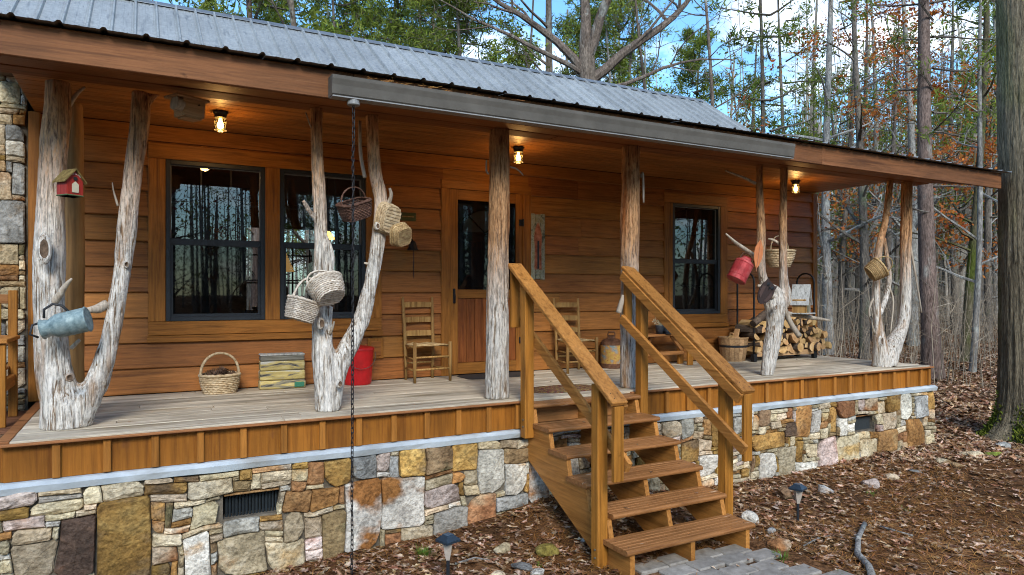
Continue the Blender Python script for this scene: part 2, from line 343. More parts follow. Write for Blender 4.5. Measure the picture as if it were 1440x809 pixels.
# lapped siding, board by board
ROW = .235
def rect_minus(r, h):
    x0,x1,z0,z1 = r; a,b,c,d = h
    if b <= x0 or a >= x1 or d <= z0 or c >= z1: return [r]
    out = []
    if a > x0: out.append((x0, a, z0, z1))
    if b < x1: out.append((b, x1, z0, z1))
    A, B = max(a,x0), min(b,x1)
    if c > z0+.02: out.append((A, B, z0, c))
    if d < z1-.02: out.append((A, B, d, z1))
    return out
holes = [(a+.03, b-.03, c+.03 if c > DZ+.1 else c, d-.03) for a,b,c,d in OP.values()]
z = DZ + .008; r = 0
sr = random.Random(3)
while z < CZ:
    z1 = min(z + ROW, CZ-.002)
    cuts = sorted([XL] + [XL + (XR-XL)*(i + sr.uniform(-.28,.28))/4 for i in range(1,4) if sr.random() < .8] + [XR])
    for x0, x1 in zip(cuts[:-1], cuts[1:]):
        ps = [(x0+.0015, x1-.0015, z, z1)]
        for h in holes: ps = [q for p in ps for q in rect_minus(p, h)]
        for (a,b,c,d) in ps:
            if b-a < .03: continue
            lo = (c-z)/ROW; hi = (d-z)/ROW
            yb = WY - .031 + .027*lo; yt = WY - .031 + .027*hi       # bottom edge proud
            mb = MB(); e = .006
            mb.add([(a,yb+e*.6,c),(b,yb+e*.6,c),(b,yb,c+e),(a,yb,c+e),(b,yt,d-.003),(a,yt,d-.003),(a,WY+.028,c),(b,WY+.028,c),(b,WY+.028,d),(a,WY+.028,d)],
                   [(0,1,2,3),(3,2,4,5),(6,7,1,0),(5,4,8,9),(9,8,7,6),(0,3,5,9,6),(1,7,8,4,2)])
            mb.build('siding_board', M['siding'], cabin)
    z += ROW
# east end boards (seen edge on from a step to the right)
z = DZ - .02
while z < CZ+.2:
    mb = MB(); mb.box(XR-.018, WY+.03, z, XR+.012, HB-.02, z+ROW-.006); mb.build('siding_board', M['siding'], cabin); z += ROW
mb = MB(); mb.cbox((XR+.018, WY+.02, (DZ+CZ)/2), (.10,.115, CZ-DZ-.004)); mb.build('corner_board', M['trimz'], cabin)
mb = MB(); mb.cbox((XL-.02, WY+.0, (DZ+CZ)/2), (.085,.13, CZ-DZ-.004)); mb.build('corner_board', M['trimz'], cabin)

def board(name, x0, z0, x1, z1, y0, y1, m, parent, ch=.003):
    b = MB(); b.cbox(((x0+x1)/2,(y0+y1)/2,(z0+z1)/2), (x1-x0, y1-y0, z1-z0), None, ch); return b.build(name, m, parent)
def sash_window(parent, x0, x1, z0, z1, zm, grid=None, curt=False):
    fw = .042
    f = MB()
    f.cbox((x0+fw/2, WY+.02, (z0+z1)/2), (fw,.10,z1-z0)); f.cbox((x1-fw/2, WY+.02, (z0+z1)/2), (fw,.10,z1-z0))
    f.cbox(((x0+x1)/2, WY+.021, z1-fw/2), (x1-x0-2*fw+.004,.098,fw)); f.cbox(((x0+x1)/2, WY+.021, z0+fw/2), (x1-x0-2*fw+.004,.098,fw))
    w = f.build('window', M['black'], parent)
    a, b = x0+fw, x1-fw
    board('sash_rail', a-.002, zm-.032, b+.002, zm+.030, WY-.006, WY+.05, M['black'], w)
    lo = MB()
    for (u,v,s,t) in ((a,z0+fw,a+.022,zm-.03),(b-.022,z0+fw,b,zm-.03)): lo.box(u, WY+.0, s, v, WY+.03, t) if False else lo.box(min(u,s), WY+.002, v, max(u,s), WY+.03, t)
    lo.box(a+.022, WY+.004, z0+fw, b-.022, WY+.03, z0+fw+.026); lo.build('lower_sash', M['black'], w)
    g = MB(); g.add([(a,WY+.030,zm),(b,WY+.030,zm),(b,WY+.030,z1-fw),(a,WY+.030,z1-fw)], [(0,1,2,3)]); g.build('pane', M['glass'], w, fix=False)
    g = MB(); g.add([(a,WY+.018,z0+fw),(b,WY+.018,z0+fw),(b,WY+.018,zm),(a,WY+.018,zm)], [(0,1,2,3)]); g.build('screened_pane', M['screen'], w, fix=False)
    bead = MB()
    for (u,v,s,t) in ((a,zm+.03,a+.007,z1-fw),(b-.007,zm+.03,b,z1-fw)): bead.box(u, WY+.016, v, s, WY+.029, t)
    bead.box(a+.007, WY+.016, z1-fw-.007, b-.007, WY+.029, z1-fw); bead.build('glazing_bead', M['greylite'], w)
    if grid:
        nxg, nzg, mm = grid
        for (c, d) in ((zm+.03, z1-fw), (z0+fw+.026, zm-.032)):
            for i in range(1, nxg):
                x = lerp(a, b, i/nxg); mb = MB(); mb.box(x-.007, WY+.036, c, x+.007, WY+.046, d); mb.build('muntin', M[mm], w)
            for i in range(1, nzg):
                zz_ = lerp(c, d, i/nzg); mb = MB(); mb.box(a, WY+.037, zz_-.007, b, WY+.045, zz_+.007); mb.build('muntin', M[mm], w)
    return w
# paired window
bx0,bx1,bz0,bz1 = OP['big']; ty0, ty1 = WY-.032, WY+.025
w1 = sash_window(cabin, .195, 1.082, EYE-.255, EYE+1.268, EYE+.50, (3,2,'black'))
w2 = sash_window(cabin, 1.225, 2.105, EYE-.255, EYE+1.268, EYE+.50, (3,2,'black'))
tag(w1, 'left half of the paired black window'); tag(w2, 'right half of the paired black window')
board('window_trim', bx0, EYE+1.27, bx1, bz1, ty0, ty1, M['trim'], w1); board('window_trim', bx0, EYE-.385, bx1, EYE-.257, ty0, ty1, M['trim'], w1)
board('window_sill', bx0-.01, bz0, bx1+.01, EYE-.389, ty0-.014, ty1, M['trim'], w1)
board('window_trim', bx0, EYE-.255, .193, EYE+1.268, ty0-.002, ty1, M['trimz'], w1); board('window_trim', 1.084, EYE-.255, 1.223, EYE+1.268, ty0-.002, ty1, M['trimz'], w1); board('window_trim', 2.107, EYE-.255, bx1, EYE+1.268, ty0-.002, ty1, M['trimz'], w2)
sx0,sx1,sz0,sz1 = OP['small']
w3 = sash_window(cabin, 6.375, 7.258, EYE-.275, EYE+1.25, EYE+.46, (3,2,'black'))
tag(w3, 'single black sash window beside the firewood')
board('window_trim', sx0, EYE+1.252, sx1, sz1, ty0, ty1, M['trim'], w3); board('window_trim', sx0, EYE-.40, sx1, EYE-.277, ty0, ty1, M['trim'], w3)
board('window_sill', sx0-.01, sz0, sx1+.01, EYE-.404, ty0-.014, ty1, M['trim'], w3)
board('window_trim', sx0, EYE-.275, 6.373, EYE+1.25, ty0-.002, ty1, M['trimz'], w3); board('window_trim', 7.26, EYE-.275, sx1, EYE+1.25, ty0-.002, ty1, M['trimz'], w3)

# door: trim, storm door of wood with a dark screen, the inner door with its fanlight behind
dm = MB(); dx0, dx1, dz1 = 3.09, 4.03, EYE+1.205
dm.box(dx0-.03, WY-.02, DZ+.002, dx0, WY+.14, dz1); dm.box(dx1, WY-.02, DZ+.002, dx1+.03, WY+.14, dz1); dm.box(dx0-.03, WY-.02, dz1, dx1+.03, WY+.14, dz1+.03)
door = dm.build('door', M['trimz'], cabin)
board('door_trim', 2.975, DZ+.003, 3.088, dz1-.002, WY-.036, WY+.02, M['trimz'], door); board('door_trim', 4.032, DZ+.003, 4.145, dz1-.002, WY-.036, WY+.02, M['trimz'], door)
board('door_trim', 2.975, dz1, 4.145, EYE+1.30, WY-.036, WY+.02, M['trim'], door)
gz0, gz1, gx0, gx1 = EYE+.055, EYE+1.085, 3.185, 3.945
sy0, sy1 = WY-.018, WY+.016
board('stile', dx0+.003, DZ+.012, gx0, dz1-.003, sy0, sy1, M['trimz'], door); board('stile', gx1, DZ+.012, dx1-.003, dz1-.003, sy0, sy1, M['trimz'], door)
board('door_rail', gx0+.001, gz1, gx1-.001, dz1-.003, sy0+.001, sy1, M['trim'], door); board('door_rail', gx0+.001, gz0-.10, gx1-.001, gz0, sy0+.001, sy1, M['trim'], door); board('door_rail', gx0+.001, DZ+.012, gx1-.001, DZ+.14, sy0+.001, sy1, M['trim'], door)
M['doorpanel'] = wood('red_brown_door_panel', (.12,.034,.010), (.25,.075,.020), (.31,.105,.033), 'z', rough=.4)
for k in range(7):
    wd = (gx1-gx0)/7; board('panel_slat', gx0+k*wd+.002, DZ+.142, gx0+(k+1)*wd-.002, gz0-.102, sy0+.012, sy1-.004, M['doorpanel'], door, .004)
g = MB(); g.add([(gx0,WY-.002,gz0),(gx1,WY-.002,gz0),(gx1,WY-.002,gz1),(gx0,WY-.002,gz1)], [(0,1,2,3)]); g.build('door_screen', M['screen'], door, fix=False)
M['indoor'] = flat('charcoal_door_paint', (.030,.034,.038), .4)
idm = MB(); idm.box(dx0+.002, WY+.06, DZ+.01, dx1-.002, WY+.10, dz1-.004)
idoor = idm.build('inner_door', M['indoor'], door)
for (u,v) in ((3.20,3.50),(3.60,3.92)):
    board('raised_panel', u, EYE-.10, v, EYE+.62, WY+.046, WY+.058, M['indoor'], idoor, .008) if False else None
for (u,v,s,t) in ((3.21,EYE+.08,3.52,EYE+.62),(3.61,EYE+.08,3.92,EYE+.62)):
    b = MB(); b.cbox(((u+s)/2,WY+.055,(v+t)/2),(s-u,.02,t-v),None,.009); b.build('raised_panel', M['indoor'], door)
fan = MB(); n = 14; cxm = (gx0+gx1)/2
fan.add([(cxm, WY+.056, EYE+.72)] + [(cxm-.30*math.cos(math.pi*i/n), WY+.056, EYE+.72+.27*math.sin(math.pi*i/n)) for i in range(n+1)], [(0,i+1,i+2) for i in range(n)])
fan.build('fanlight', flat('fanlight_glass', (.30,.31,.30), .08, bump=0), door)
fb = MB()
for k in range(1,4):
    a = math.pi*k/4; fb.bar((cxm,WY+.05,EYE+.72),(cxm-.30*math.cos(a),WY+.05,EYE+.72+.27*math.sin(a)),.018,.012)
fb.tube([(cxm-.31*math.cos(math.pi*i/n), WY+.05, EYE+.72+.28*math.sin(math.pi*i/n)) for i in range(n+1)], .014, 6); fb.bar((cxm-.32,WY+.05,EYE+.715),(cxm+.32,WY+.05,EYE+.715),.02,.025)
fb.build('fanlight_bars', M['indoor'], door)
h = MB(); h.tube([(3.135,WY-.05,EYE-.10),(3.13,WY-.06,EYE-.02),(3.135,WY-.03,EYE+.05)], [.007,.009,.007], 6); h.cbox((3.137,WY-.022,EYE-.02),(.028,.012,.17)); h.build('handle', M['blackmetal'], door, smooth=False)
for zz_ in (EYE+.86, EYE-.55):
    h = MB(); h.cbox((4.018,WY-.028,zz_),(.075,.014,.075)); h.tube([(4.032,WY-.036,zz_-.045),(4.032,WY-.036,zz_+.045)],.009,8); h.build('hinge', M['blackmetal'], door)

# ceiling boards
nb = 12; y0c, y1c = .31, WY-.015
for k in range(nb):
    a = lerp(y0c, y1c, k/nb); b = lerp(y0c, y1c, (k+1)/nb)
    mb = MB(); mb.cbox(((XL+XR)/2-.01, (a+b)/2, CZ+.012), (XR-XL+.02, b-a-.004, .022), None, .004); mb.build('ceiling_board', M['ceil'], cabin)
mb = MB(); mb.box(XL-.02, y0c+.002, CZ+.026, XR+.02, WY+.02, CZ+.045); mb.build('ceiling_backing', M['beam'], cabin)
# beam, soffit boards, rafter tails, fascia
BZ = EYE + 1.468
for a, b in ((-.88, 3.4), (3.404, 9.22)):
    mb = MB(); mb.cbox(((a+b)/2, .20, BZ+.10), (b-a, .19, .20), None, .006); mb.build('beam', M['beam'], cabin)
EY, FB, FT = -.40, EYE+1.392, EYE+1.594
for a, b in ((-1.05, 1.34), (1.343, 6.42), (6.423, 9.97)):
    mb = MB(); mb.cbox(((a+b)/2, EY+.02, (FB+FT)/2), (b-a, .04, FT-FB), None, .004); mb.build('fascia_board', M['fascia'], cabin)
PM = .12                                # porch roof slope
def pz(y): return EYE + 1.60 + PM*(y + .47)
mb = MB(); mb.prism([(-1.04,EY+.042,FB+.006),(-1.04,.104,BZ+.006),(-1.04,.104,BZ+.026),(-1.04,EY+.042,FB+.026)], (10.24,0,0)); mb.build('soffit', M['beam'], cabin)
# roofs: ribbed metal sheets
RIB = .2286
def profile(w0, n):                       # rib profile across x for n ribs
    pts = []
    for i in range(n):
        x = w0 + i*RIB
        pts += [(x,0),(x+.055,0),(x+.062,.003),(x+.085,.003),(x+.092,0),(x+.140,0),(x+.147,.003),(x+.168,.003),(x+.175,0),(x+RIB-.042,0),(x+RIB-.026,.032),(x+RIB-.010,.032),(x+RIB,.004)]
    pts.append((w0+n*RIB, 0)); return pts
def sheets(name, x0, x1, p0, p1, parent, k_=1.):
    d = Vector((0, p1[0]-p0[0], p1[1]-p0[1])); nrm = Vector((0,-d.z,d.y)).normalized(); x = x0; k = 0
    while x < x1-.05:
        n = min(4, max(1, round((x1-x)/RIB))); pr = [(u, h*k_) for u, h in profile(x, n)]; mb = MB(); lift = .0015*(k % 2); k += 1
        V = []
        for t in (0, 1):
            for (u, h) in pr: V.append(Vector((u, p0[0], p0[1])) + d*t + nrm*(h+lift+(.001 if t == 0 else 0)))
        m_ = len(pr); mb.add(V, [(i, i+1, m_+i+1, m_+i) for i in range(m_-1)])
        mb.add([v - nrm*.0008 for v in V], [(m_+i, m_+i+1, i+1, i) for i in range(m_-1)])
        mb.build('roof_panel', M['roof'], parent, fix=False); x += n*RIB
RZ = EYE + 3.75; RY = 9.98 - YC; RM = .70
def mz(y): return RZ - RM*(RY - y)
brk = 2.05
rb = MB(); rb.prism([(-1.04, EY+.045, pz(EY)-.03), (-1.04, brk, pz(brk)-.028), (-1.04, brk, pz(brk)-.012), (-1.04, EY+.045, pz(EY)-.006)], (11.0,0,0))
proof = rb.build('porch_roof', M['deckframe'], cabin)
sheets('porch', -1.1, 9.97, (-.475, pz(-.475)), (brk, pz(brk)), proof, .5)
rb = MB(); rb.prism([(-1.65, 2.0, mz(2.0)-.05), (-1.65, RY, RZ-.05), (-1.65, 2*RY-2.0, mz(2.0)-.05), (-1.65, 2*RY-2.0, mz(2.0)-.03), (-1.65, RY, RZ-.025), (-1.65, 2.0, mz(2.0)-.03)], (11.23,0,0))
roof = rb.build('roof', M['deckframe'], cabin)
sheets('main', -1.65, 9.58, (1.98, mz(1.98)), (RY+.0, RZ), roof)
rb = MB(); rb.prism([(-1.65, RY+.03, RZ-.01), (-1.65, 2*RY-1.98, mz(1.98)), (-1.65, 2*RY-1.98, mz(1.98)+.02), (-1.65, RY+.03, RZ+.012)], (11.23,0,0)); rb.build('rear_roof_sheet', M['roofedge'], roof)
mb = MB(); mb.prism([(-1.65, RY-.10, RZ-.070+.030), (-1.65, RY, RZ+.034), (-1.65, RY+.13, RZ-.06), (-1.65, RY+.13, RZ-.075), (-1.65, RY, RZ+.014), (-1.65, RY-.10, RZ-.070+.022)], (11.25,0,0)); mb.build('ridge_cap', M['roofedge'], roof)
mb = MB(); mb.prism([(9.575,1.98,mz(1.98)-.10),(9.575,RY,RZ-.10),(9.575,RY,RZ+.015),(9.575,1.98,mz(1.98)+.015)], (.03,0,0)); mb.build('rake_board', M['roofedge'], roof)
# screw heads
sc_ = MB(); x = -1.9
for i in range(49):
    x = -1.65 + i*RIB + .115
    for yy in (2.9, 3.5, 4.1, 4.55):
        c = Vector((x+.018, yy, mz(yy)+.004)); sc_.add([c+Vector((.007*math.cos(a),.006*math.sin(a),.0045*math.sin(a)*RM+.002)) for a in [k*math.pi/3 for k in range(6)]], [(0,1,2,3,4,5)])
tag(sc_.build('roof_screws', M['blackmetal'], roof, fix=False), kind='stuff')
# rain gutter
gxa, gxb = 1.165, 5.84
prof = [(-.402,FB+.14),(-.402,FB+.005),(-.412,FB-.004),(-.502,FB-.004),(-.514,FB+.008),(-.520,FB+.070),(-.530,FB+.110),(-.530,FB+.135),(-.515,FB+.138),(-.515,FB+.132),(-.523,FB+.130),(-.523,FB+.110),(-.513,FB+.070),(-.507,FB+.012),(-.498,FB+.004),(-.416,FB+.004),(-.408,FB+.010),(-.408,FB+.14)]
mb = MB(); mb.prism([(gxa,y,z_) for y, z_ in prof], (gxb-gxa,0,0)); gut = mb.build('gutter', M['greymetal'], cabin)
for xx in (gxa-.004, gxb):
    mb = MB(); mb.prism([(xx,y,z_) for y, z_ in prof[:9]], (.004,0,0)); mb.build('gutter_end_cap', M['greymetal'], gut)
mb = MB(); mb.cbox(((gxa+gxb)/2,-.468,FB-.008),(gxb-gxa,.088,.010),None,.002); mb.build('gutter_lip', M['greylite'], gut)
cp = at(497, 140, -.465)
mb = MB(); mb.lathe([(.045,FB-.012),(.045,FB-.045),(.04,FB-.05)], 16, (cp.x,-.465,0)); mb.build('gutter_outlet', M['greylite'], gut)
gl = MB()
for k in range(140):
    xx = gxa + .25 + abs(rnd.gauss(0,.55)); yy = rnd.uniform(-.52,-.42); a = rnd.uniform(0,6); zz_ = FB+.138+rnd.uniform(0,.02); l = rnd.uniform(.02,.07)
    gl.bar((xx,yy,zz_),(xx+l*math.cos(a),yy+.5*l*math.sin(a),zz_+rnd.uniform(-.004,.012)),.004,.003,.001)
M['needle'] = mat('dry_pine_needles', [(.3,(.20,.078,.018)),(.7,(.42,.20,.065))], nscale=3, rough=.9, bump=0, rand=.45, island=True, hue=.012, spec=.05)
tag(gl.build('gutter_needles', M['needle'], gut), kind='stuff')

# deck
fr = MB(); fr.box(-.74,.06,.80,9.04,.10,DZ-.03); fr.box(-.74,.10,.80,-.70,WY,DZ-.03); fr.box(9.0,.10,.80,9.04,WY,DZ-.03)
for k in range(14): fr.box(-.6+k*.72,.101,.85,-.56+k*.72,WY-.02,DZ-.03)
deck = fr.build('deck', M['deckframe'], cabin)
nb = 14; dyA, dyB = -.012, WY-.014; dr = random.Random(11)
for k in range(nb):
    a = lerp(dyA, dyB, k/nb); b = lerp(dyA, dyB, (k+1)/nb)
    cuts = [-.735] + sorted(dr.uniform(-.2+3.1*j, 2.3+3.1*j) for j in range(3)) + [9.045]
    for x0, x1 in zip(cuts[:-1], cuts[1:]):
        if x1-x0 < .2: continue
        mb = MB(); mb.cbox(((x0+x1)/2, (a+b)/2, DZ-.014+dr.uniform(-.0015,.0015)), (x1-x0-.003, b-a-.005, .028), None, .004); mb.build('deck_board', M['deck'], deck)
# skirt: panels, battens, edge trim
SB = EYE - 1.19
x = -.775 
bats = [-.488 + .2835*i for i in range(34)]
bats = [b for b in bats if b < 9.05 and not (2.98 < b < 4.12)]
edges = [-.77] + bats + [9.07]
for x0, x1 in zip(edges[:-1], edges[1:]):
    mb = MB(); mb.cbox(((x0+x1)/2, .031, (SB+DZ-.032)/2), (x1-x0-.002, .022, DZ-.032-SB), None, .002); mb.build('skirt_panel', M['skirt'], deck)
for b in bats + [9.045]:
    mb = MB(); mb.cbox((b, .005, (SB+DZ-.034)/2+.002), (.046, .030, DZ-.036-SB-rnd.uniform(0,.012)), None, .003); mb.build('batten', M['batten'], deck)
mb = MB(); mb.cbox((1.1,-.012,DZ-.022),(3.77,.052,.018),None,.004); mb.build('edge_trim', M['cap'], deck)
mb = MB(); mb.cbox((6.62,-.012,DZ-.022),(4.95,.052,.018),None,.004); mb.build('edge_trim', M['cap'], deck)
mb = MB(); mb.cbox((-.772,.97,DZ-.012),(.07,1.92,.024),None,.004); mb.build('edge_trim', M['cap'], deck)
mb = MB(); mb.cbox((9.07,.97,DZ-.018),(.05,1.92,.024),None,.004); mb.build('edge_trim', M['cap'], deck)
mb = MB(); mb.cbox((-.778,.97,(SB+DZ-.03)/2),(.022,1.88,DZ-.034-SB),None,.002); mb.build('skirt_panel', M['skirt'], deck)
mb = MB(); mb.cbox((9.062,.97,(SB+DZ-.03)/2),(.022,1.88,DZ-.034-SB),None,.002); mb.build('skirt_panel', M['skirt'], deck)
# ------------------------------------------------------------------ stones
def stone_mat(n, a, b, c, stain, lo=.56, hi=.66, **k):
    a, b, c = [tuple(min(.72, v*1.14+.008) for v in q) for q in (a, b, c)]
    return mat(n, [(.28,a),(.5,b),(.72,c)], nscale=5.5, detail=10, dist=.5, rough=.85, bump=1., bdist=.035, rand=.34, big=.35, bigscale=2.6, spots=(stain, 2.6, lo, hi, (1,1,1.4)), hue=.012, fine=45, spec=.12, grit=((1,1,1.3), 26, .36, .58, .55, 1.22), **k)
SM = {
 'O': stone_mat('ochre_stone', (.17,.085,.024), (.31,.165,.045), (.42,.26,.09), (.20,.13,.07)),
 'T': stone_mat('tan_stone', (.25,.19,.11), (.40,.31,.19), (.54,.45,.32), (.30,.15,.055)),
 'W': stone_mat('white_stone', (.31,.275,.22), (.455,.42,.35), (.57,.53,.455), (.40,.25,.11), .60, .68),
 'C': stone_mat('cream_stone', (.30,.225,.13), (.44,.355,.23), (.54,.46,.33), (.45,.28,.12), .58, .68),
 'R': stone_mat('rust_stone', (.12,.055,.022), (.235,.112,.042), (.34,.19,.085), (.38,.27,.15)),
 'D': stone_mat('dark_brown_stone', (.045,.030,.020), (.085,.055,.036), (.16,.095,.05), (.20,.09,.035)),
 'G': stone_mat('grey_stone', (.14,.135,.125), (.25,.245,.225), (.37,.36,.335), (.30,.22,.14)),
 'P': stone_mat('pinkish_stone', (.33,.24,.19), (.47,.37,.31), (.57,.48,.42), (.32,.17,.10)),
 'B': stone_mat('umber_stone', (.12,.075,.035), (.22,.14,.07), (.33,.23,.125), (.14,.12,.06)),
 'X': stone_mat('white_and_rust_stone', (.32,.29,.24), (.45,.415,.345), (.54,.505,.43), (.27,.13,.035), .48, .58),
}
def fill_wall(x0, x1, z0, z1, big, holes, cell, seed, letters, thin=.42):
    rr = random.Random(seed); nx_ = int(round((x1-x0)/cell)); nz_ = int(round((z1-z0)/cell)); g = [[0]*nz_ for _ in range(nx_)]; out = []
    def put(i, j, w, h, c):
        for a in range(i, i+w):
            for b in range(j, j+h): g[a][b] = 1
        if c: out.append((x0+i*cell, x0+(i+w)*cell, z0+j*cell, z0+(j+h)*cell, c))
    for (a, b, c, d) in holes:
        put(max(0,int((a-x0)/cell)), max(0,int((c-z0)/cell)), max(1,math.ceil((b-a)/cell)), max(1,math.ceil((d-c)/cell)), None)
    for (a, b, c, d, k) in big:
        i0, i1 = max(0,round((a-x0)/cell)), min(nx_,round((b-x0)/cell)); j0, j1 = max(0,round((c-z0)/cell)), min(nz_,round((d-z0)/cell))
        while i1 > i0 and j1 > j0:
            clash = [(i,j) for i in range(i0,i1) for j in range(j0,j1) if g[i][j]]
            if not clash: break
            ci = sum(p[0] for p in clash)/len(clash); cj = sum(p[1] for p in clash)/len(clash)
            if abs(ci-(i0+i1)/2)/(i1-i0) > abs(cj-(j0+j1)/2)/(j1-j0):
                if ci > (i0+i1)/2: i1 -= 1
                else: i0 += 1
            else:
                if cj > (j0+j1)/2: j1 -= 1
                else: j0 += 1
        if i1-i0 > 1 and j1-j0 > 1: put(i0, j0, i1-i0, j1-j0, k)
    for j in range(nz_-1, -1, -1):
        for i in range(nx_):
            if g[i][j]: continue
            u = rr.random()
            if u < thin: w, h = rr.randint(3,7), 1
            elif u < thin+.28: w, h = rr.randint(3,6), 2
            elif u < thin+.52: w, h = rr.randint(3,6), rr.randint(3,4)
            else: w, h = rr.randint(1,3), rr.randint(2,4)
            ww = 0
            while ww < w and i+ww < nx_ and not g[i+ww][j]: ww += 1
            hh = 1
            while hh < h and j-hh >= 0 and all(not g[a][j-hh] for a in range(i, i+ww)): hh += 1
            put(i, j-hh+1, ww, hh, rr.choice(letters))
    return out
def stone_piece(rect, seed, warp, plane, gap=.0022, bulge=.03):
    x0,x1,z0,z1 = rect; rr = random.Random(seed); w, h = x1-x0-gap*2, z1-z0-gap*2; cx_, cz_ = (x0+x1)/2, (z0+z1)/2
    m_ = min(w, h); cc = [(rr.uniform(.02,.12) if rr.random() < .84 else rr.uniform(.25,.5))*m_ for _ in range(4)]; pts = []
    hw, hh = w/2, h/2
    cor = [(-hw,-hh),(hw,-hh),(hw,hh),(-hw,hh)]
    for k in range(4):
        px_, pz_ = cor[k]; q = cor[k-1]; s_ = cor[(k+1)%4]; c = cc[k]
        def to(t, amt):
            l = math.hypot(t[0]-px_, t[1]-pz_); f_ = min(.45, amt/l); return (px_+(t[0]-px_)*f_, pz_+(t[1]-pz_)*f_)
        a = to(q, c*rr.uniform(.6,1.4)); b = to(s_, c*rr.uniform(.6,1.4)); pts += [a]
        if c > .025: pts.append(((a[0]+b[0])/2*.8+px_*.2, (a[1]+b[1])/2*.8+pz_*.2))
        pts.append(b); e = to(s_, .5*math.hypot(s_[0]-px_, s_[1]-pz_)); pts.append((e[0]*(1-rr.uniform(-.01,.045)), e[1]*(1-rr.uniform(-.01,.045))))
    n = len(pts); ins = min(rr.uniform(.004,.013), m_*.2); fr_ = plane - rr.uniform(.0, bulge); tx, tz = rr.uniform(-.09,.09), rr.uniform(-.10,.10)
    V = []
    for lv, (sc, yy) in enumerate(((1., plane+.05), (1., fr_+.012), (None, fr_+.003), (.5, fr_-.002))):
        for (a, b) in pts:
            if sc is None: a2, b2 = a*(1-ins/hw), b*(1-ins/hh)
            else: a2, b2 = a*sc, b*sc
            V.append((cx_+a2, yy + tx*a2 + tz*b2 + (rr.uniform(-.004,.004) if lv else 0), cz_+b2))
    V.append((cx_, fr_-.003+rr.uniform(-.006,.006), cz_))
    Fc = [(l*n+i, l*n+(i+1)%n, (l+1)*n+(i+1)%n, (l+1)*n+i) for l in range(3) for i in range(n)] + [(3*n+i, 3*n+(i+1)%n, 4*n) for i in range(n)]
    V = [(x+warp*(nz(x*2.3, z_*2.3, 1)+.55*nz(x*7, z_*7, 1)), y, z_+warp*(nz(x*2.3, z_*2.3, 9)+.55*nz(x*7, z_*7, 9))) for x, y, z_ in V]
    return MB().add(V, Fc)
FY = -.03                                  # stone face
BIG = [(78,133,730,812,'D'),(134,217,708,812,'O'),(257,300,752,812,'W'),(305,377,757,812,'T'),(376,430,758,797,'C'),(395,437,688,723,'R'),(206,265,677,706,'O'),(265,325,675,697,'C'),(192,233,709,733,'O'),
 (20,82,768,812,'C'),(36,115,703,728,'C'),(0,60,729,750,'P'),(20,68,746,770,'T'),(143,206,676,700,'C'),(206,255,765,790,'T'),
 (427,456,644,676,'R'),(456,490,641,683,'O'),(495,526,638,676,'G'),(526,546,637,670,'P'),(546,565,645,668,'G'),(566,600,635,666,'O'),(600,633,627,663,'B'),(633,674,623,668,'O'),(674,712,632,693,'W'),(712,741,646,694,'W'),(742,772,625,709,'X'),
 (400,434,724,758,'T'),(436,475,684,717,'O'),(453,487,718,786,'B'),(487,533,675,774,'X'),(535,598,670,743,'X'),(609,653,720,750,'W'),(654,696,693,740,'R'),(597,648,686,709,'P'),(535,553,726,752,'T'),(400,427,762,795,'T'),(566,607,737,757,'C'),(697,742,695,718,'G'),
 (775,800,700,725,'C'),(780,815,640,690,'W'),(931,957,590,616,'C'),(958,976,590,616,'W'),(957,985,622,650,'O'),(1000,1030,590,625,'O'),(985,1010,640,670,'W'),
 (1120,1138,572,614,'O'),(1057,1106,605,631,'O'),(1066,1091,639,675,'W'),(1092,1117,626,672,'C'),(1113,1130,622,652,'O'),(1151,1176,614,658,'P'),(1177,1208,611,649,'C'),(1210,1236,617,650,'T'),(1236,1260,605,637,'R'),(1276,1300,588,639,'O'),(1265,1279,555,594,'W'),(1176,1202,564,588,'R'),(1247,1265,557,580,'O'),(1165,1176,575,612,'O'),(1065,1083,575,596,'B'),(1105,1119,593,615,'D'),(1136,1152,577,610,'W'),(1287,1304,557,588,'G'),(1180,1192,588,611,'W'),(1302,1316,548,577,'O'),(1120,1152,645,668,'W'),(1134,1152,625,645,'C'),(1057,1075,630,655,'T'),(1240,1262,580,601,'C'),(1205,1217,557,580,'P')]
big = []
for a,b,c,d,k in BIG:
    p, q = at(a, d, FY), at(b, c, FY); z0_ = EYE-(( (c+d)/2)-PHY)*depth(((p.x+q.x)/2,FY))/F; hgt = (d-c)*depth(((p.x+q.x)/2,FY))/F
    big.append((p.x, q.x, z0_-hgt/2, z0_+hgt/2, k))
def vrect(a,b,c,d):
    p, q = at(a, d, FY), at(b, c, FY); xm = (p.x+q.x)/2; dd = depth((xm,FY)); zc = EYE-((c+d)/2-PHY)*dd/F; hh = (d-c)*dd/F/2
    return (p.x, q.x, zc-hh, zc+hh)
vents = [vrect(314,394,690,727), vrect(1203,1232,583,606)]
LZ = SB - .065
core = MB(); wall_with_holes(core, -.74, 9.10, -.4, LZ+.005, FY+.026, .30, sorted(vents)); core.box(-.74,.301,-.4,-.50,WY,LZ+.005); core.box(8.86,.301,-.4,9.10,WY,LZ+.005)
found = core.build('stone_foundation', M['mortar'], cabin)
ld = MB(); n = 80; V = []
for i in range(n+1):
    x = lerp(-.80, 9.14, i/n); V += [(x,-.045+.006*nz(x*5),LZ+.012*nz(x*3,4)),(x,-.058+.006*nz(x*7,2),SB-.022+.004*nz(x*6,3)),(x,-.018,SB-.002),(x,.06,SB-.001),(x,.06,LZ)]
ld.add(V, [(i*5+j, (i+1)*5+j, (i+1)*5+j+1, i*5+j+1) for i in range(n) for j in range(4)] + [(0,1,2,3,4), tuple(n*5+j for j in (4,3,2,1,0))]); ld.build('mortar_ledge', M['ledge'], found)
LET = 'OOOTTTTTWWCCCCCCPRRB'
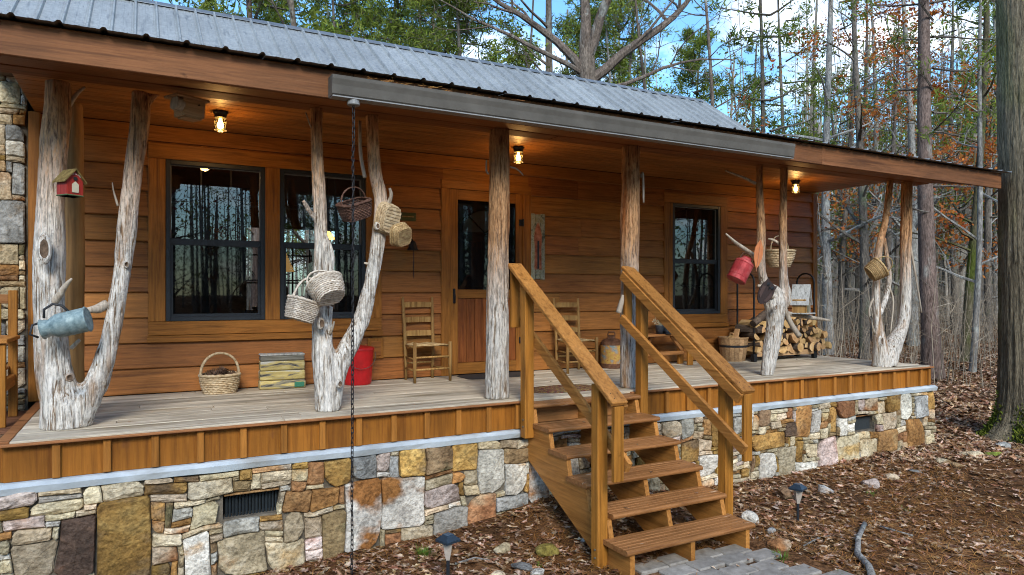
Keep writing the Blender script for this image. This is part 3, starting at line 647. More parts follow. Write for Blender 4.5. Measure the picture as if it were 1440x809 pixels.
st = fill_wall(-.80, 9.14, -.20, LZ+.005, big, vents, .041, 5, LET, .36)
def visible_score(r):
    x0,x1,z0_,z1_,k = r; d = depth(((x0+x1)/2, FY)); a = (x1-x0)*(z1_-z0_)/d/d
    if z1_ < ground_h((x0+x1)/2, -.05)-.0: a = 0
    if not (-.95 < (x0+x1)/2 < 9.2): a = 0
    py = PHY + (EYE-z1_)/d*F
    return 0 if py > 812 else a
st.sort(key=lambda r: -visible_score(r))
rest = {}
for i, r in enumerate(st):
    mb = stone_piece(r[:4], 100+i, .034, FY)
    if i < 298 and visible_score(r) > 0:
        s_ = obj('stone', mb.mesh('stone', SM[r[4]], fix=True), found)
    else:
        rest.setdefault(r[4], MB()).add(mb.v, mb.f)
allr = MB(); keys = list(rest)
for mi, k in enumerate(keys): allr.add(rest[k].v, rest[k].f, mi)
tag(allr.build('small_stones', [SM[k] for k in keys], found), kind='stuff')
# east and corner returns
for i, r in enumerate(fill_wall(0, WY, -.2, LZ, [], [], .09, 9, LET, .2)):
    mb = stone_piece(r[:4], 900+i, .02, 0)
    obj('stone', MB().add([(9.12-y, x, z_) for x, y, z_ in mb.v], mb.f).mesh('stone', SM[r[4]], fix=True), found)
M['vent'] = flat('vent_metal', (.02,.026,.03), .6)
for (a,b,c,d) in vents:
    mb = MB(); mb.box(a-.02, .13, c-.02, b+.02, .14, d+.02); v = mb.build('vent', M['hole'], found)
    k = 0; xx = a+.02
    while xx < b-.02:
        s_ = MB(); s_.add([(xx,.052,c),(xx+.009,.042,c),(xx+.018,.052,c),(xx,.052,d-.02),(xx+.009,.042,d-.02),(xx+.018,.052,d-.02)], [(0,1,4,3),(1,2,5,4)]); s_.build('vent_slat', M['vent'], v); xx += .023
    s_ = MB(); s_.cbox(((a+b)/2,-.008,d-.014),(b-a-.01,.03,.014)); s_.build('vent_lintel', SM['R'], v)
# stone chimney wall at the left end
cc_ = MB(); cc_.box(-1.9, WY-.02, -.3, XL-.07, WY+.6, EYE+2.15); chim = cc_.build('stone_chimney', M['mortar'], cabin)
cbig = []
for a,b,c,d,k in ((-4,46,280,340,'G'),(-4,14,245,282,'T'),(10,50,232,276,'G'),(22,50,276,315,'T'),(0,30,370,388,'O'),(0,18,384,395,'O'),(28,50,372,402,'G'),(-4,25,118,146,'C'),(5,40,204,224,'W'),(30,52,160,180,'R'),(24,44,455,480,'T'),(10,50,320,345,'T'),(10,38,520,545,'C'),(38,52,200,214,'R')):
    p, q = at(a, d, WY-.05), at(b, c, WY-.05); cbig.append((p.x, q.x, p.z, q.z, k))
for i, r in enumerate(fill_wall(-1.85, XL-.068, DZ-.25, EYE+2.14, cbig, [], .046, 12, 'TTTCCWOGGRB', .4)):
    obj('stone', stone_piece(r[:4], 2000+i, .018, WY-.05).mesh('stone', SM[r[4]], fix=True), chim)

# ------------------------------------------------------------------ driftwood posts
def remeshed(mb, name, m, parent, voxel=.013, rough_amp=.006):
    tmp = obj('tmp', mb.mesh('tmp', m, fix=True)); rm = tmp.modifiers.new('r', 'REMESH'); rm.mode = 'VOXEL'; rm.voxel_size = voxel
    sm_ = tmp.modifiers.new('s', 'SMOOTH'); sm_.iterations = 3; sm_.factor = .5
    dg = bpy.context.evaluated_depsgraph_get(); me = bpy.data.meshes.new_from_object(tmp.evaluated_get(dg)); bpy.data.objects.remove(tmp)
    me.name = name
    nrm = [v.normal.copy() for v in me.vertices]; new = []
    for v, nn in zip(me.vertices, nrm):
        c = v.co.copy()
        g_ = nz(c.x*34, c.y*34, c.z*2.6) ; g2 = nz(c.x*11, c.y*11, c.z*1.3+5); g3 = nz(c.x*60, c.y*60, c.z*9)
        d_ = rough_amp*(g_*.9 + g2*1.0 + g3*.4) - rough_amp*1.6*max(0, abs(g2)*-8+1)*.5
        new += (c.x+nn.x*d_, c.y+nn.y*d_, c.z+nn.z*.2*d_)
    me.vertices.foreach_set('co', new)
    me.polygons.foreach_set('use_smooth', [True]*len(me.polygons))
    if not me.materials: me.materials.append(m)
    return obj(name, me, parent)
def stem(mb, pts, Y, n=14, yb=None, flat_=1.0):
    """pts: (px, py, width px[, dY]); a bent tapering stem on plane Y"""
    P = []; Rr = []
    for q in pts:
        yy = Y + (q[3] if len(q) > 3 else 0); p = at(q[0], q[1], yy); P.append(p); Rr.append(span(q[2], p)/2*.91)
    # resample smoothly
    PP = []; RR = []
    for i in range(len(P)-1):
        p0 = P[max(0,i-1)]; p1 = P[i]; p2 = P[i+1]; p3 = P[min(len(P)-1,i+2)]
        for s in range(4):
            t = s/4; PP.append(.5*((2*p1)+(-p0+p2)*t+(2*p0-5*p1+4*p2-p3)*t*t+(-p0+3*p1-3*p2+p3)*t**3)); RR.append(lerp(Rr[i], Rr[i+1], t))
    PP.append(P[-1]); RR.append(Rr[-1])
    mb.tube(PP, RR, n, fn=lambda i, j: 1+.07*nz(i*.35, j*1.3, pts[0][0])); return PP, RR
def post(specs, Y, m, label, twigs=(), amp=.006, voxel=.013):
    mb = MB()
    for s in specs: stem(mb, s, Y)
    # keep the foot flush with the deck and the head under the beam
    mb.v = [(x, y, min(max(z_, DZ-.004), BZ+.01)) for x, y, z_ in mb.v]
    o = remeshed(mb, 'post', m, cabin, voxel, amp); tag(o, label)
    for tw in twigs:
        t = MB(); stem(t, tw, Y, 7); t.build('snag', M['twig'], o, smooth=True)
    return o
p1 = post([[(90,606,66),(88,570,60),(76,520,50),(69,440,43),(69,360,44),(72,270,38),(77,200,40),(82,150,36),(83,98,36)],
           [(105,600,46),(122,560,44,-.01),(138,535,34,-.02),(154,480,27,-.03),(169,400,25,-.03),(177,340,27),(184,270,26),(197,160,28),(196,112,22)],
           [(200,150,16),(216,135,11),(234,125,6)]], .40, M['drift'], 'wide white driftwood post forking in two at its foot',
          [[(96,150,8),(108,132,6),(119,123,4)], [(74,428,13,-.05),(84,415,11,-.10),(92,402,8,-.14),(101,392,3,-.17)], [(100,450,7,-.06),(114,441,12,-.08),(126,436,10,-.08),(138,434,15,-.06),(150,428,16,-.03)], [(166,290,4),(160,270,2.5),(158,257,1.5)], [(100,490,7,-.1),(112,478,5,-.12)]])
pl = MB(); stem(pl, [(106,600,28),(105,450,27),(105,300,28),(103,145,26)], .95); plo = remeshed(pl, 'post', M['peeled'], cabin, .016, .004); tag(plo, 'peeled golden log post standing behind the forked one')
p2 = post([[(461,580,38),(459,545,38),(455,500,36),(448,420,20),(451,345,20),(450,300,20),(446,230,19),(445,146,19)],
           [(464,570,34),(474,520,32),(490,488,30),(508,450,25),(521,400,22),(531,345,22),(536,285,21),(527,240,19),(523,154,20)],
           [(455,404,12),(463,385,11,-.04),(467,361,10,-.05),(459,338,10,-.04),(447,313,10,-.03),(436,298,8,-.05),(426,282,6,-.08)],
           [(462,520,18),(461,460,16,-.01),(463,430,12,-.02)]], .22, M['drift'], 'white forked driftwood post hung with baskets beside the rain chain',
          [[(446,190,3),(437,178,2.5),(430,158,2)], [(545,290,8,-.03),(550,275,6,-.06),(548,265,4,-.08)], [(521,372,5),(512,370,3)], [(464,470,5,-.05),(468,460,4,-.09),(470,452,2,-.1)], [(513,250,6,.05),(507,215,6,.07),(506,170,5,.08)]])
p3 = post([[(698,561,38),(699,510,36),(700,440,34),(701,360,33),(702,290,32),(702,230,31),(702,178,30)]], .17, M['cedar'], 'straight shaggy cedar post just left of the stairs',
          [[(717,235,3,-.03),(727,238,2.5,-.05),(736,247,1.5,-.06)], [(687,245,3),(684,240,3),(684,225,2)]], .008)
p4 = post([[(884,548,26),(884,480,27),(885,400,28),(886,320,30),(887,260,29),(887,202,29)]], .17, M['cedar'], 'straight shaggy cedar post behind the right stair rail',
          [[(870,440,10,-.05),(874,425,8,-.07),(876,415,4,-.07)], [(901,250,4,-.03),(904,245,4,-.05),(905,285,3,-.05)]], .008)
p5 = post([[(1078,530,18),(1083,500,23),(1088,470,26),(1092,432,26),(1091,412,20),(1078,402,15),(1071,380,13),(1070,320,13),(1068,270,11),(1068,228,11)],
           [(1088,478,10),(1091,450,20),(1094,432,24),(1103,415,19),(1102,395,14),(1101,340,12.5),(1102,280,11),(1103,232,11)],
           [(1086,482,10),(1087,455,19),(1084,425,22),(1077,408,16),(1073,392,13)]], .24, M['drift2'], 'slim forked driftwood post hung with a red can and owl',
          [[(1062,258,5),(1046,250,4,-.02),(1030,244,3,-.04),(1020,240,2,-.05)], [(1064,362,8,-.03),(1048,351,7,-.08),(1034,341,5.5,-.12),(1021,329,2.5,-.16)], [(1086,418,9,-.06),(1076,405,7,-.09),(1066,402,4,-.1)], [(1098,440,9),(1120,443,7,-.03),(1142,447,7,-.05),(1168,451,3,-.06)], [(1104,432,8),(1113,420,7),(1124,408,4)], [(1102,430,7,-.05),(1112,455,8,-.08),(1124,473,9,-.1)], [(1098,344,5,.03),(1088,338,4,.08),(1080,336,2.5,.12)]], .005, .011)
p6 = post([[(1240,518,30),(1238,490,22),(1234,450,12),(1232,410,11),(1236,350,11),(1245,310,9),(1252,252,10)],
           [(1246,515,30),(1254,488,28),(1268,462,18),(1273,430,16),(1273,380,15.5),(1274,330,16.5),(1275,254,16)],
           [(1237,442,8),(1246,418,8),(1251,390,7),(1247,360,6),(1243,335,6)]], .20, M['drift2'], 'bleached forked driftwood post at the far right porch corner',
          [[(1280,345,4,-.04),(1288,390,3,-.08),(1296,440,2,-.1)], [(1230,470,4,-.05),(1222,440,3,-.1),(1228,420,3,-.12)], [(1250,404,4,-.02),(1256,425,3,-.03),(1252,470,2,-.02)]], .004, .011)

M['knot'] = mat('dark_knot', [(.3,(.05,.03,.02)),(.7,(.22,.15,.10))], scale=(1,1,1), nscale=30, rough=.95, bump=.8, bdist=.01)
for o_, Yk, px, py, w_, h_ in ((p1,.19,62,350,13,34),(p1,.14,98,531,9,10),(p1,.31,178,372,6,9),(p2,.115,531,318,6,9),(p2,.06,452,455,8,14),(p2,.07,478,540,7,10),(p5,.10,1091,432,7,7),(p6,.06,1240,480,7,12)):
    c = at(px, py, Yk); a_, b_ = span(w_, c)/2, span(h_, c)/2; k_ = MB(); n = 18; V = [(0,.012,0)]
    for s_, dy_ in ((.45,.006),(.8,-.007),(1.05,-.004),(1.35,.02)):
        for j in range(n):
            t_ = 2*math.pi*j/n; e_ = 1+.12*nz(math.cos(t_)*2, math.sin(t_)*2, px); V.append((a_*s_*e_*math.cos(t_), dy_, b_*s_*e_*math.sin(t_)))
    k_.add(V, [(0,1+j,1+(j+1)%n) for j in range(n)]+[(1+l*n+j,1+(l+1)*n+j,1+(l+1)*n+(j+1)%n,1+l*n+(j+1)%n) for l in range(3) for j in range(n)], 0); k_.m = [1 if i < n*2 else 0 for i in range(len(k_.f))]
    k_.build('knot', [o_.data.materials[0], M['knot']], o_, smooth=True, loc=c, rot=(0,0,.1))
# ------------------------------------------------------------------ stairs
stairs = thing('porch_stairs', (3.57, -.8, 0), 'orange stained open wooden stairs with two handrails up to the porch', 'stairs'); stairs.location = (0,0,0)
TX0, TX1 = 2.975, 4.165
ty = [-.155-.272*k for k in range(6)]; tz = [EYE-.955-.1645*k for k in range(6)]
for k in range(6):
    w_ = .285 if k else .25; a, b = TX0-(.0 if k else .0), TX1; zt = tz[k]; yf = ty[k]; mb = MB()
    if k == 4: a, b = TX0+.055, TX1-.055+.05
    if k == 5: a, b = TX0-.03, TX1+.02
    # bullnosed board with shallow grooves
    pr = [(yf+w_, zt-.038), (yf+w_, zt-.003), (yf+w_-.004, zt)]
    for g_ in range(1, 6):
        yy = yf + w_ - g_*w_/6; pr += [(yy+.006, zt), (yy+.003, zt-.0035), (yy-.003, zt-.0035), (yy-.006, zt)]
    pr += [(yf+.016, zt), (yf+.005, zt-.004), (yf, zt-.014), (yf, zt-.024), (yf+.005, zt-.034), (yf+.016, zt-.038)]
    mb.prism([(a,y,z_) for y, z_ in pr], (b-a,0,0)); mb.build('tread', M['stepx'], stairs)
def stringer(x, th):
    top = [(.0, tz[0]-.04)]; pts = []
    for k in range(6):
        yb_ = ty[k] + (.26 if k else .18); pts += [(yb_, tz[k]-.0395), (ty[k]+.028, tz[k]-.0395)]
    g_ = .0
    pts += [(ty[5]+.028, g_-.03), (ty[5]+.30, g_-.03), (.025, tz[0]-.46), (.025, tz[0]-.0395)]
    poly = []
    for p in pts:
        if not poly or (abs(p[0]-poly[-1][0])+abs(p[1]-poly[-1][1])) > .002: poly.append(p)
    return MB().prism([(x,y,z_) for y, z_ in poly], (th,0,0)).build('stringer', M['stepy'], stairs)
for x in (TX0+.015, (TX0+TX1)/2-.02, TX1-.055): stringer(x, .04)
mb = MB(); mb.cbox(((TX0+TX1)/2,.012,tz[0]-.12),(TX1-TX0-.1,.02,.15)); mb.build('riser', M['stepx'], stairs)
for side, (xo, xp) in enumerate(((2.945, 2.93), (4.205, 4.205))):
    s_ = -1 if side == 0 else 1
    # upper and lower posts
    def rz_(y): return EYE + .265 + .668*(y-.12)
    xm = xo
    for (yy, zb) in ((-.115, SB-.055), (-1.185, ground_h(xm,-1.18)-.03)):
        zt = rz_(yy)-.05; mb = MB(); mb.cbox((xm, yy, (zb+zt)/2), (.089,.089,zt-zb), None, .006); po = mb.build('post', M['stepz'], stairs)
        for zz_ in (.30, .36): 
            bl = MB(); bl.lathe([(.008,0),(.008,.006),(.005,.009)], 8); bl.build('bolt', M['greymetal'], po, loc=(xm-.0445, yy-.01, zb+zz_-.2), rot=(0,R(-90),0))
    ya, yb_ = .12, -1.43
    mb = MB(); mb.bar((xm, ya, rz_(ya)), (xm, yb_, rz_(yb_)), .138, .036, .006); mb.build('handrail', M['stepy'], stairs)
    mb = MB(); xs = xm + (-.064 if side == 1 else .064)
    mb.bar((xs, ya-.01, rz_(ya)-.075), (xs, yb_+.03, rz_(yb_)-.055), .036, .088, .004); mb.build('upper_rail', M['stepy'], stairs)
    mb = MB(); mb.bar((xs, ya-.0, rz_(ya)-.50), (xs, yb_-.02, rz_(yb_)-.45), .036, .088, .004); mb.build('lower_rail', M['stepy'], stairs)
    for (yy, l) in ((ya-.02, .52), (yb_+.02, .53)):
        mb = MB(); mb.cbox((xm-.005 if side == 0 else xm+.0, yy, rz_(yy)-.03-l/2), (.085,.036,l), None, .004); mb.build('end_board', M['stepz'], stairs)

scr = MB().lathe([(.0045,0),(.0045,.0012),(.002,.0018)], 8).mesh('screw', M['blackmetal'], False, True)
for k in range(6):
    for x in (TX0+.035, TX1-.035, (TX0+TX1)/2):
        for dy_ in (.06, .21): obj('screw', scr, stairs, (x+.01*math.sin(k*3+dy_*40), ty[k]+dy_, tz[k]-.0005))
for xm in (2.945, 4.205):
    for yy in (-1.405,-1.36,-.115,.09):
        for q in (-.03,.03): obj('screw', scr, stairs, (xm+q, yy, rz_(yy)+.0215), (R(34),0,0))
# low side platform at the left end
pf = thing('side_platform', (0,0,0), 'low brown wooden platform beside the stone chimney at left', 'platform')
M['platform'] = wood('red_brown_platform', (.10,.042,.022), (.19,.085,.045), (.25,.12,.07), 'x', rough=.7)
for k in range(8):
    mb = MB(); mb.cbox((-1.9, .72+k*.145, DZ-.075), (2.18,.138,.03), None, .004); mb.build('platform_board', M['platform'], pf)
mb = MB(); mb.cbox((-1.9,.655,DZ-.16),(2.18,.03,.20)); mb.box(-2.9,.75,-.1,-2.8,.85,DZ-.095); mb.box(-.98,.75,-.1,-.88,.85,DZ-.095); mb.build('platform_frame', M['deckframe'], pf)
# pavers at the stair foot
pv = MB(); pv.box(3.0,-3.3,-.10,4.42,-1.30,.012); 
M['paver'] = mat('grey_concrete_paver', [(.3,(.19,.168,.14)),(.6,(.30,.268,.228)),(.8,(.38,.345,.295))], nscale=18, rough=.9, bump=.6, bdist=.006, rand=.14, big=.25, bigscale=4, spots=((.20,.14,.09), 5, .58, .74, (1,1,1)))
path = tag(pv.build('paved_path', M['soil']), kind='structure')
prr = random.Random(4)
for r_ in range(11):
    for c_ in range(9):
        x = 2.98 + c_*.258 + (.129 if r_ % 2 else 0); y = -1.43 - r_*.172
        yx = y + .05*math.sin(c_*.9)
        if x > 4.24 + .10*math.sin(r_*2.1) or x < 3.22-.1*prr.random(): continue
        mb = MB(); mb.cbox((x, yx, .012+prr.uniform(-.004,.004)), (.25,.165,.05), Matrix.Rotation(prr.uniform(-.03,.03),3,'Z') @ Matrix.Rotation(prr.uniform(-.015,.015),3,'X'), .010); mb.build('paver', M['paver'], path)
# ------------------------------------------------------------------ things on the porch
def wicker(n, a, b, c): return mat(n, [(.3,a),(.5,b),(.72,c)], nscale=30, detail=4, rough=.7, bump=.3, bdist=.003, rand=.3, island=True)
M['wicker'] = wicker('pale_wicker', (.26,.17,.09), (.46,.34,.20), (.58,.46,.30))
M['wicker_tan'] = wicker('tan_wicker', (.20,.12,.05), (.38,.25,.115), (.50,.36,.19))
M['wicker_brown'] = wicker('brown_wicker', (.045,.022,.014), (.10,.050,.034), (.17,.09,.06))
M['wicker_white'] = wicker('greyed_wicker', (.30,.235,.17), (.52,.44,.35), (.64,.57,.48))
def basket(loc, label, rx, ry, h, m, taper=.8, sq=2., rows=11, rot=None, handle=.0, hw=.008, stakes=26, rz=0, r=None, across=False, fill=None, base=True, depth_mid=0.):
    t = thing('basket', loc, label, 'basket', rz, None, rot); n = 44
    def pt(a, s, off=0.):
        c, s_ = math.cos(a), math.sin(a); k = (abs(c)**sq + abs(s_)**sq)**(-1/sq); return Vector(((rx*s+off)*c*k, (ry*s+off)*s_*k, 0))
    rr_ = r or h/rows/2*1.02; body = MB()
    for i in range(rows):
        f_ = (i+.5)/rows; s = lerp(taper, 1, math.sin(f_*math.pi/2)) ; zc = f_*h
        body.ring([pt(2*math.pi*j/n, s, .0028*math.cos(j*math.pi/1.0 + i*math.pi)) + Vector((0,0,zc+.001*math.sin(j*1.7+i))) for j in range(n)], rr_, 5)
    body.build('weave', m, t, smooth=True, fix=False)
    sk = MB()
    for j in range(stakes):
        a = 2*math.pi*(j+.5)/stakes; sk.tube([pt(a, lerp(taper,1,math.sin(q*math.pi/2)), -.001) + Vector((0,0,q*h)) for q in (0,.33,.66,1.02)], .0035, 5)
    sk.build('stakes', m, t, fix=False)
    rim = MB(); rim.ring([pt(2*math.pi*j/n, 1., .003) + Vector((0,0,h+.003*math.sin(j*2.2))) for j in range(n)], rr_*1.25+.002, 6); rim.ring([pt(2*math.pi*j/n, 1., -.005) + Vector((0,0,h+.006+.003*math.cos(j*2.2))) for j in range(n)], rr_*.9+.001, 6); rim.build('rim', m, t, smooth=True, fix=False)
    if base:
        b = MB(); b.add([pt(2*math.pi*j/n, taper*.99) + Vector((0,0,.004)) for j in range(n)] + [pt(2*math.pi*j/n, taper*.99) + Vector((0,0,.009)) for j in range(n)], [tuple(range(n-1,-1,-1)), tuple(range(n,2*n))])
        for k in range(-3,4): b.bar((-rx*taper*.9,k*ry*taper*.25,.001),(rx*taper*.9,k*ry*taper*.25,.001),ry*taper*.10,.004,.001)
        b.build('base', m, t, fix=False)
    if handle:
        hb = MB()
        for q in (0,1):
            P = []
            for k in range(19):
                a = math.pi*k/18; e = rx if not across else ry
                u = e*.99*math.cos(a); zc = h*.75 + handle*math.sin(a)**.75; w_ = .006*math.cos(k*1.3+q*math.pi); P.append((u, w_, zc) if not across else (w_, u, zc))
            hb.tube(P, hw*.62, 6)
        hb.build('handle', m, t, smooth=True, fix=False)
    return t
def dk(px, py): return on_z(px, py, DZ)

# willow basket with pine cones on the deck
p = dk(312, 547); b = p = Vector((.645,1.69,DZ)); b = basket((p.x,p.y,DZ+.002), 'round wicker basket with tall hoop handle and pine cones on the deck', .175, .15, .17, M['wicker'], .80, handle=.245, rz=.15, rows=10, hw=.02)
M['cone'] = flat('pine_cone', (.10,.055,.032), .9)
cone_pos = [(-.09,.02,.17),(-.02,-.05,.175),(.05,.03,.18),(.09,-.04,.17),(-.04,.06,.18),(.01,.0,.20)]
for k, (x,y,z_) in enumerate(cone_pos):
    t = thing('pine_cone', (p.x+x,p.y+y,DZ+z_), 'small brown pine cone lying in the hooped wicker basket', 'pine cone', 0, 'pine cones in the wicker basket', (rnd.uniform(-1,1),rnd.uniform(-1,1),rnd.uniform(0,6)))
    c = MB()
    for i in range(7):
        f_ = i/6; rr_ = .034*math.sin(.35+f_*2.5)
        for j in range(8):
            a = j*math.pi/4 + i*.4; q = Vector((rr_*math.cos(a), rr_*math.sin(a), -.035+.07*f_)); u = Vector((math.cos(a),math.sin(a),.5))*.012; s_ = Vector((-math.sin(a),math.cos(a),0))*.009
            c.add([q-s_, q+s_, q+u*1.3+s_*.6, q+u*1.5, q+u*1.3-s_*.6], [(0,1,2,3,4)])
    c.lathe([(.008,-.035),(.024,-.012),(.02,.015),(.004,.035)], 8); c.build('scales', M['cone'], t)
# distressed yellow wooden block
p = dk(397, 546); t = thing('painted_wooden_block', (p.x, 1.77, DZ), 'weathered block of boards with flaking yellow paint on the deck', 'wooden block', -.05)
M['yellow'] = mat('flaking_yellow_paint', [(.34,(.035,.032,.028)),(.42,(.20,.18,.13)),(.48,(.38,.29,.10)),(.57,(.48,.39,.17)),(.66,(.46,.44,.37))], scale=(2,6,10), nscale=1.7, detail=9, dist=1.2, rough=.85, bump=.6, bdist=.006, rand=.1)
M['dgrey'] = wood('grey_flaking_board', (.04,.036,.03), (.17,.16,.13), (.33,.31,.26), 'x', rough=.9)
for k, (hh, m_) in enumerate(((.085,'yellow'),(.095,'yellow'),(.095,'yellow'),(.05,'dgrey'))):
    z0_ = sum((.0,.085,.095,.095)[:k+1]); b = MB(); b.cbox((0, .0+.004*(k%2), z0_+hh/2), (.43-.006*k,.17,hh-.004), None, .01); b.build('block_board', M[m_], t)
b = MB(); b.cbox((.155,-.088,.038),(.095,.012,.05)); b.build('green_tag', flat('green_paint', (.03,.16,.09), .6), t)
b = MB(); b.cbox((0,.005,.334),(.42,.165,.018),None,.006); b.build('top_board', M['barn'], t)
# red bucket
p = dk(505, 541); t = thing('red_bucket', (p.x,1.71,DZ), 'bright red lidded metal bucket half hidden behind the forked post', 'bucket')
M['red'] = flat('red_enamel', (.50,.012,.014), .3); b = MB(); b.lathe([(.135,0),(.14,.01),(.142,.02),(.165,.34),(.17,.35),(.17,.362),(.163,.366)], 32); b.build('body', M['red'], t, smooth=False)
b = MB(); b.lathe([(.172,.352),(.174,.358),(.172,.375),(.15,.385),(.05,.40)], 32); b.build('lid', M['red'], t)
b = MB(); b.tube([(.17*math.cos(a),-.05-.13*math.sin(a),.33-.16*math.sin(a)) for a in [math.pi*k/14 for k in range(15)]], .003, 5); b.build('bail_handle', M['greymetal'], t)
b = MB(); b.lathe([(.02,.395),(.022,.43),(.03,.44),(.03,.465),(.02,.475)], 14, (-.10,0,0)); b.build('lid_knob', M['plain'], t)
# ladder-back chairs
def ladder_chair(loc, rz, label, k=1.):
    t = thing('ladder_back_chair', loc, label, 'chair', rz, 'ladder-back chairs on the porch')
    w, d_, hs, hb = .185*k, .165*k, .40*k, .90*k
    for s_ in (-1,1):
        b = MB(); b.tube([(s_*w*.86,d_,0),(s_*w*.88,d_,hs*.5),(s_*w*.9,d_+.003,hs),(s_*w*.92,d_+.02,hs*1.5),(s_*w*.96,d_+.045,hb-.03),(s_*w*.96,d_+.047,hb)], [.015,.0185,.019,.018,.015,.011], 10); b.build('back_post', M['old'], t, smooth=True)
        b = MB(); b.tube([(s_*w*1.12,-d_,0),(s_*w*1.12,-d_,hs*.5),(s_*w*1.12,-d_,hs+.01),(s_*w*1.12,-d_,hs+.025)], [.015,.019,.019,.014], 10); b.build('leg', M['old'], t, smooth=True)
        for zz_ in (hs*.32,hs*.62,hs*.93):
            b = MB(); b.tube([(s_*w*1.12,-d_,zz_),(s_*w,0,zz_),(s_*w*.88,d_,zz_)], [.009,.011,.009], 7); b.build('rung', M['old'], t, smooth=True)
    for zz_ in (hs*.34,hs*.66):
        b = MB(); b.tube([(-w*1.12,-d_,zz_),(w*1.12,-d_,zz_)], .0105, 7); b.build('rung', M['old'], t, smooth=True)
    b = MB(); b.tube([(-w*.88,d_,hs*.45),(w*.88,d_,hs*.45)], .0105, 7); b.build('rung', M['old'], t, smooth=True)
    for i, zz_ in enumerate((hs*1.25,hs*1.62,hs*2.03)):
        yy = d_ + (.012,.026,.038)[i]; b = MB(); n = 8; V = []
        for q in range(n+1):
            u = lerp(-w*.92,w*.92,q/n); c = .014*math.sin(math.pi*q/n); V += [(u,yy+c-.006,zz_-.028),(u,yy+c+.006,zz_-.028),(u,yy+c+.006,zz_+.030+.004*math.sin(math.pi*q/n)),(u,yy+c-.006,zz_+.030+.004*math.sin(math.pi*q/n))]
        b.add(V, [(q*4+a,(q+1)*4+a,(q+1)*4+(a+1)%4,q*4+(a+1)%4) for q in range(n) for a in range(4)]+[(0,1,2,3),tuple(n*4+a for a in range(4))]); b.build('slat', M['old'], t)
    se = MB(); n = 22
    for q in range(n):
        yy = lerp(-d_,d_,(q+.5)/n); ww = lerp(w*1.12,w*.9,(q+.5)/n)
        se.tube([(-ww,yy,hs*.96),(-ww*.5,yy,hs*.975+.006*(q%2)),(0,yy,hs*.955+.003*(q%2)),(ww*.5,yy,hs*.975+.006*(q%2)),(ww,yy,hs*.96)], d_/n*1.02, 5)
    se.build('woven_seat', M['wicker_tan'], t, smooth=True)
    return t
c1 = dk(586, 531); ladder_chair((c1.x, 1.66, DZ), .08, 'wooden ladder-back chair to the left of the door')
ladder_chair((4.58, 1.60, DZ), -.02, 'wooden ladder-back chair seen through the left stair rail', .98)
# wall fittings
q = at(528, 490, WY-.02); t = thing('wall_box_cover', (q.x, WY-.012, q.z), 'small square wooden cover on the siding behind the red bucket', 'box cover')
b = MB(); b.cbox((0,-.012,0),(.17,.024,.22),None,.004); b.build('frame', M['trimz'], t); b = MB(); b.cbox((0,-.026,0),(.11,.012,.16),None,.004); b.build('flap', M['siding'], t)
q = at(573, 305, WY-.02); t = thing('wall_plaque', (q.x, WY-.012, q.z), 'small mossy green wooden plaque on the wall between window and door', 'plaque')
b = MB(); b.cbox((0,-.010,0),(.19,.02,.09),None,.004); b.build('plaque_board', wood('mossy_board', (.035,.033,.012), (.09,.085,.03), (.15,.14,.06), 'x', rough=.9), t); b = MB()
b.cbox((0,-.022,0),(.14,.004,.012)); b.build('painted_line', M['peeled'], t)
q = at(580, 343, WY-.1); t = thing('iron_bell', (q.x, WY-.11, q.z-.02), 'dark iron bell on a wall bracket with a hanging cord', 'bell')
b = MB(); b.lathe([(.065,-.05),(.06,-.043),(.045,-.01),(.035,.03),(.022,.05),(.006,.055)], 20); b.build('bell_cup', M['blackmetal'], t, smooth=True)
b = MB(); b.bar((0,0,.06),(0,.10,.075),.016,.012); b.cbox((0,.096,.05),(.03,.012,.11)); b.build('bracket', M['blackmetal'], t)
b = MB(); b.tube([(.01,0,-.03),(.012,0,-.12),(.008,.0,-.22),(.014,.004,-.36)], .004, 5); b.build('cord', M['blackmetal'], t)
# painted slat panel right of the door
q0, q1 = at(744, 305, WY), at(764.5, 394, WY); t = thing('painted_slat_panel', ((q0.x+q1.x)/2, WY-.016, (EYE+.58)), 'tall narrow weathered painted board hung right of the door', 'wall art')
M['art'] = mat('chipped_paint_board', [(.28,(.05,.06,.05)),(.4,(.16,.17,.12)),(.5,(.38,.38,.30)),(.6,(.25,.24,.13)),(.72,(.52,.50,.42))], scale=(1,1,.7), nscale=16, detail=8, dist=1, rough=.85, bump=.5, bdist=.004, rand=.1)
for k in range(3):
    b = MB(); b.cbox((-.068+k*.068,-.010,0),(.064,.02,.80-.015*(k==1)),None,.004); b.build('art_slat', M['art'], t)
b = MB(); pts = [(-.05,-.30),(-.045,-.05),(-.055,.10),(-.035,.20),(-.02,.24),(0,.27),(.02,.24),(.035,.20),(.055,.10),(.045,-.05),(.05,-.30),(.012,-.30),(.008,-.05),(-.008,-.05),(-.012,-.30)]
b.prism([(x,-.022,z_+.02) for x, z_ in pts], (0,-.004,0)); b.build('painted_figure', mat('faded_red_paint', [(.35,(.20,.06,.035)),(.6,(.42,.17,.10)),(.75,(.5,.42,.33))], nscale=14, rough=.9, bump=.3), t)
b = MB(); b.cbox((.0,-.028,-.10),(.022,.004,.34)); b.build('painted_stripe', M['black'], t)
